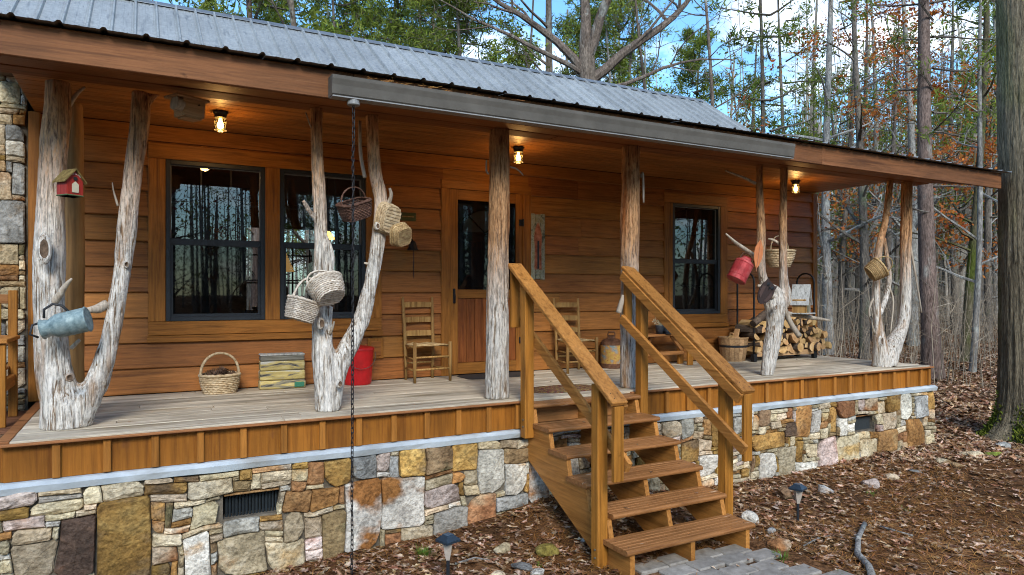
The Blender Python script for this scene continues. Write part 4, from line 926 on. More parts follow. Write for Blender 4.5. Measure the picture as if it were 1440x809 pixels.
# rugs
def rug(name, cx_, cy_, lx, ly, m, label, cat, oval=2.6, z0_=.002):
    t = MB(); n = 40; V = [(0,0,.009)]
    for s_ in (.5,.93,1.):
        for j in range(n):
            a = 2*math.pi*j/n; c, s2 = math.cos(a), math.sin(a); k = (abs(c)**oval+abs(s2)**oval)**(-1/oval)*s_; V.append((lx/2*c*k, ly/2*s2*k, .009+.0025*nz(c*3,s2*3,s_*4) if s_ < 1 else 0))
    t.add(V, [(0,1+j,1+(j+1)%n) for j in range(n)] + [(1+l*n+j,1+(l+1)*n+j,1+(l+1)*n+(j+1)%n,1+l*n+(j+1)%n) for l in (0,1) for j in range(n)])
    return tag(t.build(name, m, None, smooth=True, loc=(cx_,cy_,DZ+z0_), fix=False), label, cat)
def rug_mat():
    m = mat('braided_rug', [(.30,(.02,.018,.02)),(.40,(.16,.03,.028)),(.48,(.05,.045,.035)),(.55,(.30,.19,.05)),(.62,(.10,.025,.03)),(.75,(.30,.27,.20))], scale=(1,1,1), nscale=26, detail=3, rough=.95, bump=.5, bdist=.006, rand=0)
    return m
rug('braided_rug', 3.62, .38, .78, .46, rug_mat(), 'dark multicoloured braided rug at the top of the stairs', 'rug')
rug('door_mat', 3.55, 1.66, .86, .42, flat('dark_mat', (.035,.028,.024), .95), 'dark flat mat lying in front of the door', 'door mat', 8)
# rusty can with painted band
p = dk(851, 516); t = thing('rusty_can', (p.x, 1.73, DZ), 'rusty old oil can with a painted floral band by the cedar post', 'can')
M['rust'] = mat('rusty_steel', [(.3,(.05,.024,.014)),(.5,(.12,.055,.03)),(.7,(.22,.11,.06))], nscale=12, rough=.75, metal=.2, bump=.5, bdist=.004, rand=0)
M['canband'] = mat('painted_can_band', [(.32,(.10,.13,.13)),(.42,(.22,.26,.25)),(.5,(.42,.20,.05)),(.58,(.48,.32,.08)),(.66,(.30,.055,.03)),(.75,(.40,.36,.25))], scale=(1,1,1.6), nscale=8, detail=5, rough=.6, bump=.2, rand=0)
b = MB(); b.lathe([(.135,0),(.14,.006),(.14,.05),(.137,.06)], 28); b.build('lower_drum', M['rust'], t, smooth=False)
b = MB(); b.lathe([(.136,.06),(.137,.29)], 28, cap=False); b.build('painted_band', M['canband'], t)
b = MB(); b.lathe([(.138,.29),(.14,.30),(.136,.325),(.10,.36),(.05,.375),(.045,.40),(.05,.41)], 28); b.build('shoulder', M['rust'], t)
b = MB(); b.tube([(-.05,0,.37),(-.055,0,.43),(-.04,0,.45),(.04,0,.45),(.055,0,.43),(.05,0,.37)], .008, 6); b.cbox((0,0,.452),(.085,.03,.014)); b.build('grip', M['rust'], t)
# bench with boots and flowers
t = thing('low_bench', (5.92, 1.60, DZ), 'small orange wooden bench with a braced leg beneath the single window', 'bench')
b = MB(); b.cbox((0,0,.405),(.98,.24,.028),None,.005); b.build('bench_seat', M['stepx'], t)
for s_ in (-1,1):
    for yy in (-.09,.09):
        b = MB(); b.cbox((s_*.40,yy,.196),(.085,.036,.39),None,.004); b.build('leg', M['stepz'], t)
    b = MB(); b.bar((s_*.34,0,.19),(s_*.16,0,.385),.036,.04); b.build('brace', M['stepx'], t)
b = MB(); b.cbox((0,-.0,.16),(.74,.03,.05)); b.build('stretcher', M['stepx'], t)
bt = (6.02, 1.58, DZ+.419)
for k, dxx in enumerate((-.07, .075)):
    tb = thing('rubber_boot', (bt[0]+dxx, bt[1], bt[2]), ('left' if k == 0 else 'right')+' dark rubber boot of the pair standing on the low bench', 'boot', -.25, 'pair of boots on the bench'); b = MB()
    b.tube([(0,.05,.005),(0,.05,.05),(0,.052,.11),(0,.055,.20),(0,.055,.25)], [.043,.045,.046,.055,.058], 14); b.tube([(0,.05,.045),(0,-.02,.045),(0,-.09,.038),(0,-.13,.03)], [.045,.045,.042,.024], 12); b.build('boot_shaft', flat('navy_rubber', (.018,.024,.035), .35), tb, smooth=True)
    b = MB(); b.cbox((0,-.03,.006),(.088,.22,.012),None,.004); b.build('sole', M['black'], tb)
tb = thing('flower_posy', (5.86, 1.57, DZ+.419), 'little pot of cream dried flowers on the low bench', 'flowers'); b = MB(); b.lathe([(.045,0),(.06,.10),(.062,.11)], 16); b.build('pot', flat('dark_pot', (.03,.035,.045), .4), tb, smooth=True)
b = MB()
for k in range(46):
    a, r_ = rnd.uniform(0,6.28), rnd.uniform(0,.085); c = Vector((r_*math.cos(a), r_*math.sin(a), .16+rnd.uniform(-.03,.10)))
    b.tube([(c.x*.3,c.y*.3,.10), c], .0015, 4)
    for i in range(5):
        q = c + Vector((rnd.uniform(-.016,.016),rnd.uniform(-.016,.016),rnd.uniform(-.012,.012))); u = Vector((rnd.uniform(-1,1),rnd.uniform(-1,1),rnd.uniform(-1,1))).normalized()*.012; v = u.orthogonal().normalized()*.010; b.add([q-u,q+v,q+u,q-v], [(0,1,2,3)])
b.build('blossoms', mat('dried_flowers', [(.4,(.45,.38,.24)),(.6,(.6,.52,.36))], nscale=10, rough=.9, bump=0, rand=.4, island=True), tb, fix=False)
# bushel basket of kindling
p = dk(1027, 507); t = thing('bushel_basket', (p.x, 1.67, DZ), 'slatted bushel basket with black band holding kindling by the woodpile', 'bushel basket')
for j in range(18):
    a = 2*math.pi*j/18; b = MB(); r0, r1 = .155, .20; w0, w1 = .026, .034; u = Vector((math.cos(a),math.sin(a),0)); s_ = Vector((-math.sin(a),math.cos(a),0)); V = []
    for (r_, w_, z_) in ((r0,w0,0),((r0+r1)/2+.006,(w0+w1)/2,.16),(r1,w1,.33)):
        V += [u*r_-s_*w_+Vector((0,0,z_)), u*r_+s_*w_+Vector((0,0,z_)), u*(r_-.006)+s_*w_+Vector((0,0,z_)), u*(r_-.006)-s_*w_+Vector((0,0,z_))]
    b.add(V, [(l*4+k,l*4+(k+1)%4,(l+1)*4+(k+1)%4,(l+1)*4+k) for l in (0,1) for k in range(4)]+[(3,2,1,0),(8,9,10,11)]); b.build('stave', M['plain'], t)
b = MB(); b.lathe([(.19,.195),(.1905,.195),(.195,.225),(.19,.225)], 36, cap=False); b.build('band', M['black'], t); b = MB(); b.lathe([(.15,.01),(.15,.02)], 24); b.build('bottom', M['plain'], t)
b = MB(); b.lathe([(.198,.315),(.207,.315),(.209,.335),(.199,.335)], 36, cap=False); b.build('rim', M['plain'], t)
M['bark'] = mat('firewood_bark', [(.3,(.035,.024,.018)),(.5,(.085,.06,.045)),(.72,(.17,.125,.09))], scale=(1,.4,1), nscale=14, rough=.95, bump=.9, bdist=.012, rand=.2)
M['split'] = mat('split_wood_face', [(.3,(.30,.165,.065)),(.55,(.50,.31,.14)),(.75,(.62,.44,.25))], scale=(1,1,1), nscale=9, detail=7, rough=.85, bump=.5, bdist=.006, rand=.2, hue=.01)
kp = t.location.copy()
for k, (ox, oy, ang, tilt, l) in enumerate(((-.09,0,.2,.55,.32),(.02,.03,1.2,.35,.36),(.10,-.03,2.4,.5,.30),(-.02,-.06,.6,1.15,.28),(.07,.06,-.3,.75,.34))):
    d_ = Vector((math.cos(ang)*math.cos(tilt), math.sin(ang)*math.cos(tilt)*.4, math.sin(tilt))); a = kp+Vector((ox,oy,.30))-d_*.12; b = MB(); b.bar(a, a+d_*l, .075, .022, .006); o = b.build('kindling_split', M['split'])
    tag(o, 'thin split of kindling sticking out of the bushel basket', 'kindling', 'kindling in the bushel basket')
# ---- firewood rack and logs
p0, p1r = dk(1062, 507), dk(1151, 503)
rx0, rx1, ry0, ry1 = 7.40, 8.63, 1.42, 1.72
t = thing('firewood_rack', (8.0, 1.57, DZ), 'black tubular firewood rack with two tall hoops', 'rack'); t.location = (0,0,0)
for nm, xx in (('l',rx0),('r',rx1)):
    b = MB(); n = 10; rr_ = (ry1-ry0)/2; P = [(xx,ry0,DZ+.02),(xx,ry0,DZ+.5),(xx,ry0,DZ+1.10)] + [(xx,(ry0+ry1)/2-rr_*math.cos(math.pi*k/n),DZ+1.10+rr_*.9*math.sin(math.pi*k/n)) for k in range(1,n)] + [(xx,ry1,DZ+1.10),(xx,ry1,DZ+.5),(xx,ry1,DZ+.02)]
    b.tube(P, .013, 10); b.build('hoop', M['blackmetal'], t, smooth=True)
    for yy in (ry0,ry1):
        b = MB(); b.cbox((xx,yy,DZ+.055),(.06,.06,.105)); b.build('socket', M['blackmetal'], t)
for yy in (ry0+.0,ry1):
    b = MB(); b.cbox(((rx0+rx1)/2,yy,DZ+.10),(rx1-rx0-.06,.038,.07)); b.build('base_rail', M['plain'], t)
lr = random.Random(8)
def log_mesh(kind, r, l):
    """a log lying along y, its cut end facing -y; bark on the round side"""
    b = MB(); n = 10
    if kind == 0: prof_ = [(r*math.cos(2*math.pi*j/n)*(1+lr.uniform(-.06,.06)), r*math.sin(2*math.pi*j/n)*(1+lr.uniform(-.06,.06))) for j in range(n)]; bark = [1]*n
    elif kind == 1: prof_ = [(-r,0),(-r*.3,-.02*r),(r,.05*r)] + [(r*math.cos(a), r*math.sin(a)*.95) for a in (.5,1.,1.57,2.1,2.65)]; bark = [0,0,1,1,1,1,1,1]
    else: prof_ = [(0,-.55*r),(r*.95,.35*r),(r*.55,.75*r),(0,.95*r),(-r*.55,.75*r),(-r*.95,.30*r)]; bark = [0,1,1,1,1,0]
    prof_ = [(x+lr.uniform(-.05,.05)*r, z_+lr.uniform(-.05,.05)*r) for x, z_ in prof_]; k = len(prof_)
    V = []
    for yy in (0, l*.5, l): V += [(x*(1+.05*nz(x*40,yy*9,r*99)), yy+ (.006*nz(x*70,z_*70,r*50) if yy == 0 else 0), z_*(1+.05*nz(z_*40,yy*7,r*77))) for x, z_ in prof_]
    for l_ in (0,1):
        for j in range(k): b.add([V[l_*k+j],V[l_*k+(j+1)%k],V[(l_+1)*k+(j+1)%k],V[(l_+1)*k+j]], [(0,1,2,3)], 0 if bark[j] else 1)
    b.add(V[:k], [tuple(range(k))], 1); b.add(V[2*k:], [tuple(range(k-1,-1,-1))], 1); return b.mesh('firewood_log', [M['bark'], M['split']], False, True)
protos = [log_mesh(k % 3 if k != 0 else 0, lr.uniform(.055,.075), .40) for k in (1,2,5,4,0,2,1,5,7,8)]
zz_ = DZ+.175; row = 0
heights = lambda x: .50 + .10*math.sin((x-rx0)*2.2) - .14*sm(8.35,8.8,x)
while zz_ < DZ+.66:
    x = rx0 + .03 + (.055 if row % 2 else 0)
    while x < rx1+.22 - .05*row:
        if zz_-DZ < heights(x)+.03:
            o = obj('firewood_log', protos[lr.randrange(len(protos))], None, (x+lr.uniform(-.012,.012), ry0-.06+lr.uniform(-.04,.03), zz_+lr.uniform(-.01,.01)), (lr.uniform(-.10,.10), lr.uniform(0,6.28), lr.uniform(-.28,.28)))
            tag(o, 'split firewood log with pale cut end stacked in the black rack', 'firewood log', 'split logs in the firewood rack')
        x += lr.uniform(.095,.118)
    zz_ += .088; row += 1
b = MB()
for (ax, az, bx_, bz, r_) in ((7.36,DZ+.52,7.72,DZ+.70,.055),(7.40,DZ+.43,7.80,DZ+.52,.05)):
    o = MB(); o.tube([(ax,1.40,az),((ax+bx_)/2,1.42,(az+bz)/2+.005),(bx_,1.44,bz)], [r_*.9,r_,r_*.9], 10, fn=lambda i,j: 1+.1*nz(i*2,j*1.9,ax)); tag(o.build('firewood_log', M['bark']), 'dark bark-covered log lying slanted '+('highest' if r_ > .052 else 'second highest')+' against the left rack hoop', 'firewood log', 'bark logs leaning on the rack')
# ---- hanging things
q = at(420, 432, .02); basket((q.x, q.y, q.z-.10), 'square greyed wicker basket hanging left of the round one', .105, .09, .155, M['wicker_white'], .82, 6., rows=12, handle=.215, hw=.012, rot=(R(4),R(17),.35), across=False)
q = at(463, 412, -.05); basket((q.x+.01, q.y-.05, q.z-.04), 'round greyed wicker basket hanging base outward on the forked post', .135, .125, .15, M['wicker_white'], .70, 2.2, rows=11, handle=.16, rot=(R(-40),R(-8),.25), hw=.012)
q = at(502, 294, .02); basket((q.x, q.y, q.z-.075), 'dark brown wicker basket hanging beside the rain chain', .118, .09, .13, M['wicker_brown'], .8, 5., rows=10, handle=.15, rot=(R(10),R(-20),.3))
q = at(555, 308, .10); basket((q.x-.02, q.y, q.z-.01), 'tall pale wicker basket hanging open side out near the bell', .088, .125, .10, M['wicker'], .84, 4., rows=8, rot=(R(-80),R(8),.35), handle=.12, across=True)
q = at(568, 325, .06); basket((q.x+.0, q.y-.03, q.z-.055), 'small pale wicker tray basket hanging lowest on the forked post', .078, .085, .085, M['wicker_tan'], .84, 4., rows=7, rot=(R(-66),R(-18),.3))
q = at(1102, 362, .55); basket((q.x+.01, .62, q.z-.12), 'large wicker basket with hoop handle hanging behind the slim post', .20, .16, .20, M['wicker'], .62, 2.2, rows=10, handle=.24, rz=.15)
q = at(1222, 378, .10); basket((q.x+.01, .1, q.z-.07), 'dark tan wicker basket tipped sideways on the far right post', .125, .11, .16, M['wicker_tan'], .75, 2.3, rows=9, handle=.19, rot=(R(30),R(48),0))
# red bird house on the first post
q = at(99, 276, .14); t = thing('bird_house', (q.x, .16, q.z), 'red wooden bird house with mossy shingle roof on the forked post', 'bird house', .62); t.scale = (.78,)*3
M['barnred'] = wood('red_painted_wood', (.20,.02,.014), (.36,.032,.022), (.44,.06,.04), 'z', rough=.6)
M['moss_roof'] = mat('mossy_shingle', [(.3,(.06,.04,.015)),(.5,(.16,.11,.035)),(.7,(.25,.19,.07))], nscale=22, rough=.95, bump=.6, bdist=.004)
M['cream'] = flat('cream_paint', (.52,.46,.33), .7)
b = MB(); b.prism([(-.07,-.06,0),(.07,-.06,0),(.07,-.06,.13),(0,-.06,.215),(-.07,-.06,.13)], (0,.14,0)); b.build('house_body', M['barnred'], t)
for s_ in (-1,1):
    b = MB(); b.bar((s_*.052,-.075,.165),(s_*.052,.10,.165),.155,.012,.003) if False else b.prism([(0,-.08,.222),(s_*.092,-.08,.112),(s_*.092,-.08,.124),(0,-.08,.236)], (0,.185,0)); b.build('roof_slope', M['moss_roof'] , t)
b = MB(); b.prism([(-.028,-.064,.03),(.028,-.064,.03),(.028,-.064,.10),(0,-.064,.125),(-.028,-.064,.10)], (0,-.004,0)); b.build('front_door', M['cream'], t)
b = MB(); b.lathe([(.017,0),(.017,.004)], 14); b.build('entry_hole', M['hole'], t, loc=(0,-.0655,.148), rot=(R(90),0,0))
b = MB(); b.cbox((.072,.015,.085),(.006,.06,.085)); b.build('side_window', M['cream'], t); b = MB(); b.cbox((.0765,.015,.085),(.004,.006,.08)); b.cbox((.0765,.015,.09),(.0035,.055,.006)); b.cbox((.0768,.0,.07),(.004,.018,.02)); b.build('window_bars', M['black'], t)
b = MB(); b.cbox((0,.01,.006),(.15,.15,.012)); b.build('floor_board', flat('green_moss_paint', (.08,.12,.05), .8), t)
b = MB()
for k in range(9):
    a = R(150-15*k); b.cbox((.055*math.cos(a)*.9,-.0625,.148+.04*math.sin(a)+.0),(.005,.003,.009))
b.build('white_lettering', flat('white_paint', (.75,.73,.68), .7), t)
# galvanised watering can
q = at(97, 455, .10); t = thing('watering_can', (q.x, .12, q.z), 'blue-grey galvanised milk can hanging sideways on the forked post', 'can', 0, None, (0,R(76),R(-12))); t.scale = (.78,)*3
M['galv'] = mat('galvanised_can', [(.3,(.11,.16,.17)),(.5,(.20,.27,.275)),(.7,(.31,.38,.375))], nscale=26, detail=6, rough=.55, metal=.15, bump=.1, rand=0, spots=((.45,.50,.50), 6, .6, .7, (1,1,1)))
b = MB(); b.lathe([(.095,.150),(.105,.150),(.112,.142),(.105,.135),(.104,.02),(.108,.015),(.104,.01),(.103,-.08),(.085,-.12),(.07,-.145),(.078,-.19),(.088,-.205),(.08,-.205),(.066,-.15)], 28, cap=False); b.lathe([(.0,.148),(.1,.148)], 28, cap=False); b.build('can_body', M['galv'], t, smooth=True)
b = MB(); b.lathe([(0,-.13),(.06,-.13)], 20, cap=False); b.build('can_mouth', M['hole'], t)
M['leather'] = flat('black_strap', (.02,.02,.022), .6)
b = MB(); b.tube([(-.10,.0,.02),(-.16,.01,-.02),(-.19,.0,-.08),(-.16,-.01,-.15),(-.09,0,-.17)], .011, 7); b.build('strap_handle', M['leather'], t, smooth=True)
b = MB(); b.tube([(-.06,-.03,-.19),(-.05,-.08,-.24),(.02,-.10,-.27),(.06,-.06,-.23)], .010, 7); b.build('neck_strap', M['leather'], t, smooth=True)
# wooden bird house under the beam
q = at(267, 166, .12); t = thing('bird_house', (q.x, .13, q.z), 'unpainted wooden bird house hung under the porch beam', 'bird house', .5)
b = MB(); b.prism([(-.075,-.06,0),(.075,-.06,0),(.085,-.06,.12),(-.085,-.06,.12)], (0,.13,0)); b.build('house_body', M['plain'], t)
b = MB(); b.cbox((-.02,0,.130),(.25,.17,.018)); b.build('flat_roof', M['plain'], t)
b = MB(); b.tube([(-.13,-.02,.078),(-.07,-.02,.072)], [.05,.045], 16); b.build('log_snout', M['twig'], t); b = MB(); b.cbox((0,0,-.006),(.12,.11,.014)); b.build('bottom_board', M['plain'], t); b = MB(); b.lathe([(.006,0),(.006,.01)],8); b.build('nail', M['black'], t, loc=(.03,-.062,.09), rot=(R(90),0,0))
# red can, rusty leaf, iron owl, white bird house on the slim post
q = at(1043, 377, .08); t = thing('red_can', (q.x, .09, q.z-.02), 'faded red metal can hanging tilted from the slim post branch', 'can', 0, None, (R(8),R(28),0))
M['redcan'] = mat('faded_red_metal', [(.3,(.22,.022,.022)),(.5,(.36,.04,.042)),(.72,(.48,.12,.11))], nscale=9, rough=.5, metal=.15, bump=.2, rand=0)
b = MB(); b.lathe([(.105,-.13),(.108,-.125),(.108,-.112),(.103,-.108),(.103,-.08),(.106,-.076),(.103,-.072),(.103,.07),(.107,.074),(.103,.08),(.10,.095),(.055,.125),(.05,.14),(.055,.15)], 28); b.build('can_body', M['redcan'], t)
b = MB(); b.tube([(-.085,0,.10),(-.08,0,.165),(-.03,0,.19),(.04,0,.19),(.085,0,.165),(.085,0,.10)], .008, 7); b.build('wire_handle', M['rust'], t)
q = at(1066, 358, .05); t = thing('metal_leaf', (q.x, .05, q.z), 'orange pointed leaf cutout fixed to the slim post', 'leaf ornament', 0, None, (0,R(12),0))
lf = [(0,-.165),(.035,-.11),(.062,-.04),(.068,.02),(.055,.08),(.028,.13),(0,.17),(-.03,.125),(-.058,.07),(-.066,.0),(-.055,-.06),(-.028,-.12)]
b = MB(); b.prism([(x,0,z_) for x, z_ in lf], (0,-.006,0)); b.build('leaf_blade', flat('orange_metal_paint', (.50,.17,.06), .5), t); b = MB(); b.tube([(0,-.009,-.19),(.003,-.009,0),(0,-.009,.15)], [.005,.004,.002], 6); b.build('leaf_vein', flat('brown_vein', (.33,.12,.05), .5), t)
q = at(1078, 409, -.0); t = thing('iron_owl', (q.x, .0, q.z), 'dark rusty iron owl cutout leaning on the slim post', 'owl ornament', -.1, None, (0,R(40),-.1))
ow = [(-.075,.125),(-.045,.105),(0,.11),(.045,.105),(.08,.13),(.078,.07),(.095,.02),(.098,-.05),(.075,-.11),(.04,-.16),(.0,-.175),(-.045,-.155),(-.08,-.10),(-.098,-.04),(-.095,.03),(-.078,.075)]
b = MB(); b.prism([(x,0,z_) for x, z_ in ow], (0,-.012,0)); b.build('owl_plate', flat('dark_rust_plate', (.035,.020,.017), .75, .2), t)
for s_ in (-1,1):
    b = MB(); b.lathe([(.022,0),(.02,.005),(.008,.008)], 14); b.build('owl_eye', M['blackmetal'], t, loc=(s_*.036,-.012,.062), rot=(R(90),0,0))
    b = MB(); b.prism([(s_*.05,-.0125,.02),(s_*.092,-.0125,.0),(s_*.07,-.0125,-.10),(s_*.03,-.0125,-.13)], (0,-.006,0)); b.build('owl_wing', flat('owl_wing_rust', (.055,.030,.024), .8), t)
b = MB(); b.prism([(-.010,-.013,.045),(.010,-.013,.045),(0,-.013,.018)], (0,-.012,0)); b.build('owl_beak', M['blackmetal'], t)
q = at(1127, 441, .17); t = thing('bird_house', (q.x+.0, .17, q.z+.008), 'white weathered tall bird house on the slim post side branch', 'bird house', .45)
b = MB(); b.prism([(-.09,-.07,0),(.09,-.07,0),(.09,-.07,.15),(0,-.07,.23),(-.09,-.07,.15)], (0,.15,0)); b.build('house_body', M['old'], t)
b = MB(); b.prism([(.095,-.10,.09),(.112,-.10,.09),(.01,-.10,.33),(0,-.10,.30)], (0,.20,0)); b.build('roof_slope', M['barn'], t); b = MB(); b.prism([(-.095,-.10,.09),(-.112,-.10,.09),(-.002,-.10,.333),(-.002,-.10,.30)], (0,.20,0)); b.build('roof_slope', M['barn'], t)
b = MB(); b.prism([(.094,-.075,.0),(.108,-.075,.0),(.108,-.075,.14),(.094,-.075,.14)], (0,.16,0)); b.build('side_board', M['barn'], t)
b = MB(); b.prism([(-.055,-.075,.012),(.055,-.075,.012),(.055,-.075,.10),(.03,-.075,.14),(-.03,-.075,.14),(-.055,-.075,.10)], (0,-.004,0)); b.build('open_front', flat('mossy_ply', (.16,.14,.08), .9), t); b = MB(); b.cbox((0,-.02,-.007),(.24,.22,.016)); b.build('house_floor', M['barn'], t)
# dark hanging utensils on the last post
q = at(1226, 470, .05); t = thing('iron_shears', (q.x, .06, q.z), 'dark iron tool hanging low on the far right post', 'tool', .2)
b = MB(); b.tube([(0,0,.17),(-.012,0,.0),(-.03,0,-.09)], [.006,.007,.004], 6); b.tube([(0,0,.17),(.014,0,.0),(.02,0,-.10)], [.006,.007,.004], 6); b.build('blades', M['blackmetal'], t); b = MB(); b.ring([(.025*math.cos(a),0,.195+.025*math.sin(a)) for a in [k*math.pi/8 for k in range(16)]], .005, 6); b.build('ring_grip', M['blackmetal'], t)
# ---- rain chain
t = thing('rain_chain', (cp.x, -.465, .05), 'black rain chain hanging from the gutter down to the ground', 'chain'); t.location = (0,0,0)
lk = MB(); ln = []
for k in range(20):
    a = 2*math.pi*k/20; ln.append((.0085*math.cos(a), 0, .0135*(1 if math.sin(a) > 0 else -1)*(1 if abs(math.sin(a)) > .05 else 0)+.0085*math.sin(a)))
lk.ring(ln, .0034, 6); lme = lk.mesh('chain_link', M['blackmetal'], True, False)
zt_, zb_ = FB-.03, ground_h(cp.x,-.465)+.01; nl = int((zt_-zb_)/.0345)
for k in range(nl):
    f_ = k/nl; obj('chain_link', lme, t, (cp.x - .012*f_ + .004*nz(k*.13), -.465, zt_-.02-.0345*k), (rnd.uniform(-.12,.12), rnd.uniform(-.08,.08), (R(25) if k % 2 else R(115))+rnd.uniform(-.25,.25)))
# ---- porch lights
def porch_light(px, py, label):
    p = on_z(px, py, CZ) if False else None
    d = (CZ-EYE)*F/(PHY-py); l = (px-PCX)/F*d; x, y = CS*l+SN*d, -SN*l+CS*d-YC
    t = thing('porch_light', (x, y, CZ), label, 'lamp', 0, 'jelly-jar lamps on the porch ceiling')
    b = MB(); b.lathe([(.062,-.001),(.062,-.012),(.05,-.03),(.046,-.055)], 24); b.build('lamp_base', M['blackmetal'], t)
    b = MB(); b.lathe([(.044,-.050),(.047,-.075),(.047,-.150),(.040,-.168),(.022,-.176)], 24, cap=False); b.build('glass_jar', M['jar'], t, smooth=True)
    rb_ = MB()
    for zz2 in (-.085,-.16): rb_.ring([(.0485*math.cos(2*math.pi*k/20),.0485*math.sin(2*math.pi*k/20),zz2) for k in range(20)], .0022, 5)
    rb_.build('jar_band', M['greylite'], t)
    b = MB(); b.lathe([(.012,-.06),(.015,-.08),(.026,-.11),(.027,-.13),(.018,-.148),(.004,-.154)], 16); b.build('bulb', M['bulb'], t, smooth=True)
    ld_ = bpy.data.lights.new('bulb_glow', 'POINT'); ld_.energy = 2.3; ld_.color = (1,.55,.20); ld_.shadow_soft_size = .05
    lo_ = bpy.data.objects.new('bulb_glow', ld_); col.objects.link(lo_); lo_.parent = t; lo_.location = (0,0,-.20)
porch_light(310, 157, 'lit jelly-jar ceiling lamp above the paired window'); porch_light(729, 207, 'lit jelly-jar ceiling lamp in front of the door'); porch_light(1119, 254, 'lit jelly-jar ceiling lamp near the right end of the porch')
# ---- seat at the far left
t = thing('porch_glider', (-1.28, 1.25, DZ-.06), 'orange wooden glider seat cut by the left picture edge', 'seat')
for xx in (-.36, .36):
    for yy, hh in ((-.28,.62),(.26,1.02)):
        b = MB(); b.cbox((xx,yy,hh/2),(.06,.045,hh),None,.004); b.build('upright', M['stepz'], t)
    b = MB(); b.cbox((xx,-.02,.64),(.09,.62,.03)); b.build('armrest', M['stepy'], t); b = MB(); b.cbox((xx,-.01,.30),(.04,.50,.09)); b.build('side_rail', M['stepy'], t)
for k in range(5):
    b = MB(); b.cbox((0,-.22+k*.115,.40),(.68,.10,.022),None,.003); b.build('seat_slat', M['stepx'], t)
for zz_ in (.62,.95):
    b = MB(); b.cbox((0,.262,zz_),(.66,.03,.075),None,.003); b.build('back_rail', M['stepx'], t)
for k in range(5):
    b = MB(); b.cbox((-.26+k*.13,.265,.78),(.045,.02,.27)); b.build('back_slat', M['stepz'], t)
# ---- seen through the paired window
t = thing('table_lamp', (1.42, 3.1, DZ), 'table lamp with ribbed yellow shade inside the left window', 'lamp')
b = MB(); b.lathe([(.10,.78),(.11,.80),(.10,1.0),(.05,1.08),(.03,1.12),(.015,1.2)], 18); b.build('jug_base', flat('stoneware', (.25,.21,.16), .4), t, smooth=True)
b = MB()
for k in range(9):
    b.lathe([(.07+.012*k,1.44-.028*k),(.075+.012*k,1.42-.028*k)], 20, cap=False)
b.build('ribbed_shade', emit('lit_shade', (1,.55,.16), .35), t)
b = MB(); b.cbox((0,0,.765),(.55,.45,.03)); [b.box(sx*.24-.02,sy*.19-.02,0,sx*.24+.02,sy*.19+.02,.75) for sx in (-1,1) for sy in (-1,1)]
tb = b.build('side_table', M['inside'], None, loc=(1.42,3.1,DZ)); tag(tb, 'dark small table under the lamp inside the window', 'table')
t = thing('pendant_lamp', (2.05, 3.4, DZ+1.62), 'glowing small pendant lamp inside the right half of the window', 'lamp')
b = MB(); b.lathe([(.03,.10),(.09,.02),(.10,0)], 18, cap=False); b.build('shade', emit('lit_pendant', (1,.5,.13), 1.6), t); b = MB(); b.tube([(0,0,.1),(0,0,.86)], .006, 6); b.build('cord', M['black'], t)
for (a,b_) in ((1.6,3.2),(5.5,8.2)):
    g_ = MB(); n = 4 if b_-a < 2 else 6
    for k in range(n+1): x = lerp(a,b_,k/n); g_.box(x-.014,HB-.09,EYE-.3,x+.014,HB-.06,EYE+1.2)
    for k in range(4): z_ = lerp(EYE-.29,EYE+1.19,k/3); g_.box(a,HB-.088,z_-.014,b_,HB-.062,z_+.014)
    g_.build('rear_window_grid', M['black'], cabin)
# ------------------------------------------------------------------ trees
import numpy as np
def mesh_np(name, V, Fq, m, smooth=False):
    """V (n,3) array, Fq (k,c) array of equal-sized faces"""
    me = bpy.data.meshes.new(name); n, (k, c) = len(V), Fq.shape
    me.vertices.add(n); me.vertices.foreach_set('co', V.astype(np.float32).ravel()); me.loops.add(k*c); me.loops.foreach_set('vertex_index', Fq.astype(np.int32).ravel())
    me.polygons.add(k); me.polygons.foreach_set('loop_start', np.arange(0, k*c, c, dtype=np.int32)); me.polygons.foreach_set('loop_total', np.full(k, c, dtype=np.int32))
    me.materials.append(m); me.update(calc_edges=True); me.validate(); return me
def bark(name, a, b, c, moss=None, sx=5, **k):
    return mat(name, [(.30,a),(.48,b),(.62,b),(.76,c)], scale=(sx,sx,1.1*sx**.5/2.2), nscale=2.4, detail=10, dist=.5, rough=.95, bump=1., bdist=.03, spec=.05, grit=((sx,sx,1.5), 7, .38, .60, .5, 1.2), rand=.22, big=.3, bigscale=1.3, spots=moss, hue=.01, **k)
BK = {
 'pine': bark('pine_bark', (.065,.046,.036), (.165,.122,.098), (.28,.22,.18), ((.24,.23,.20), 3, .60, .74, (1,1,.6))),
 'grey': bark('grey_lichen_bark', (.11,.103,.09), (.265,.25,.225), (.43,.415,.375), ((.36,.37,.33), 3.5, .54, .68, (1,1,.6))),
 'dark': bark('dark_bark', (.055,.046,.037), (.145,.124,.102), (.26,.235,.20), ((.13,.15,.09), 2.5, .58, .75, (1,1,.5))),
 'oak': bark('oak_bark', (.065,.048,.036), (.165,.13,.103), (.28,.235,.19), ((.30,.30,.27), 3, .58, .72, (1,1,.5))),
 'moss': bark('mossy_bark', (.045,.036,.022), (.12,.10,.065), (.21,.185,.13), ((.085,.10,.022), 1.6, .50, .70, (1,1,.4))),
}
M['pine_needles'] = mat('green_pine_needles', [(.3,(.085,.115,.018)),(.55,(.165,.21,.030)),(.75,(.24,.28,.050))], nscale=1.2, rough=.6, bump=0, rand=.35, island=True, hue=.02, transl=.35, big=.2, bigscale=.5)
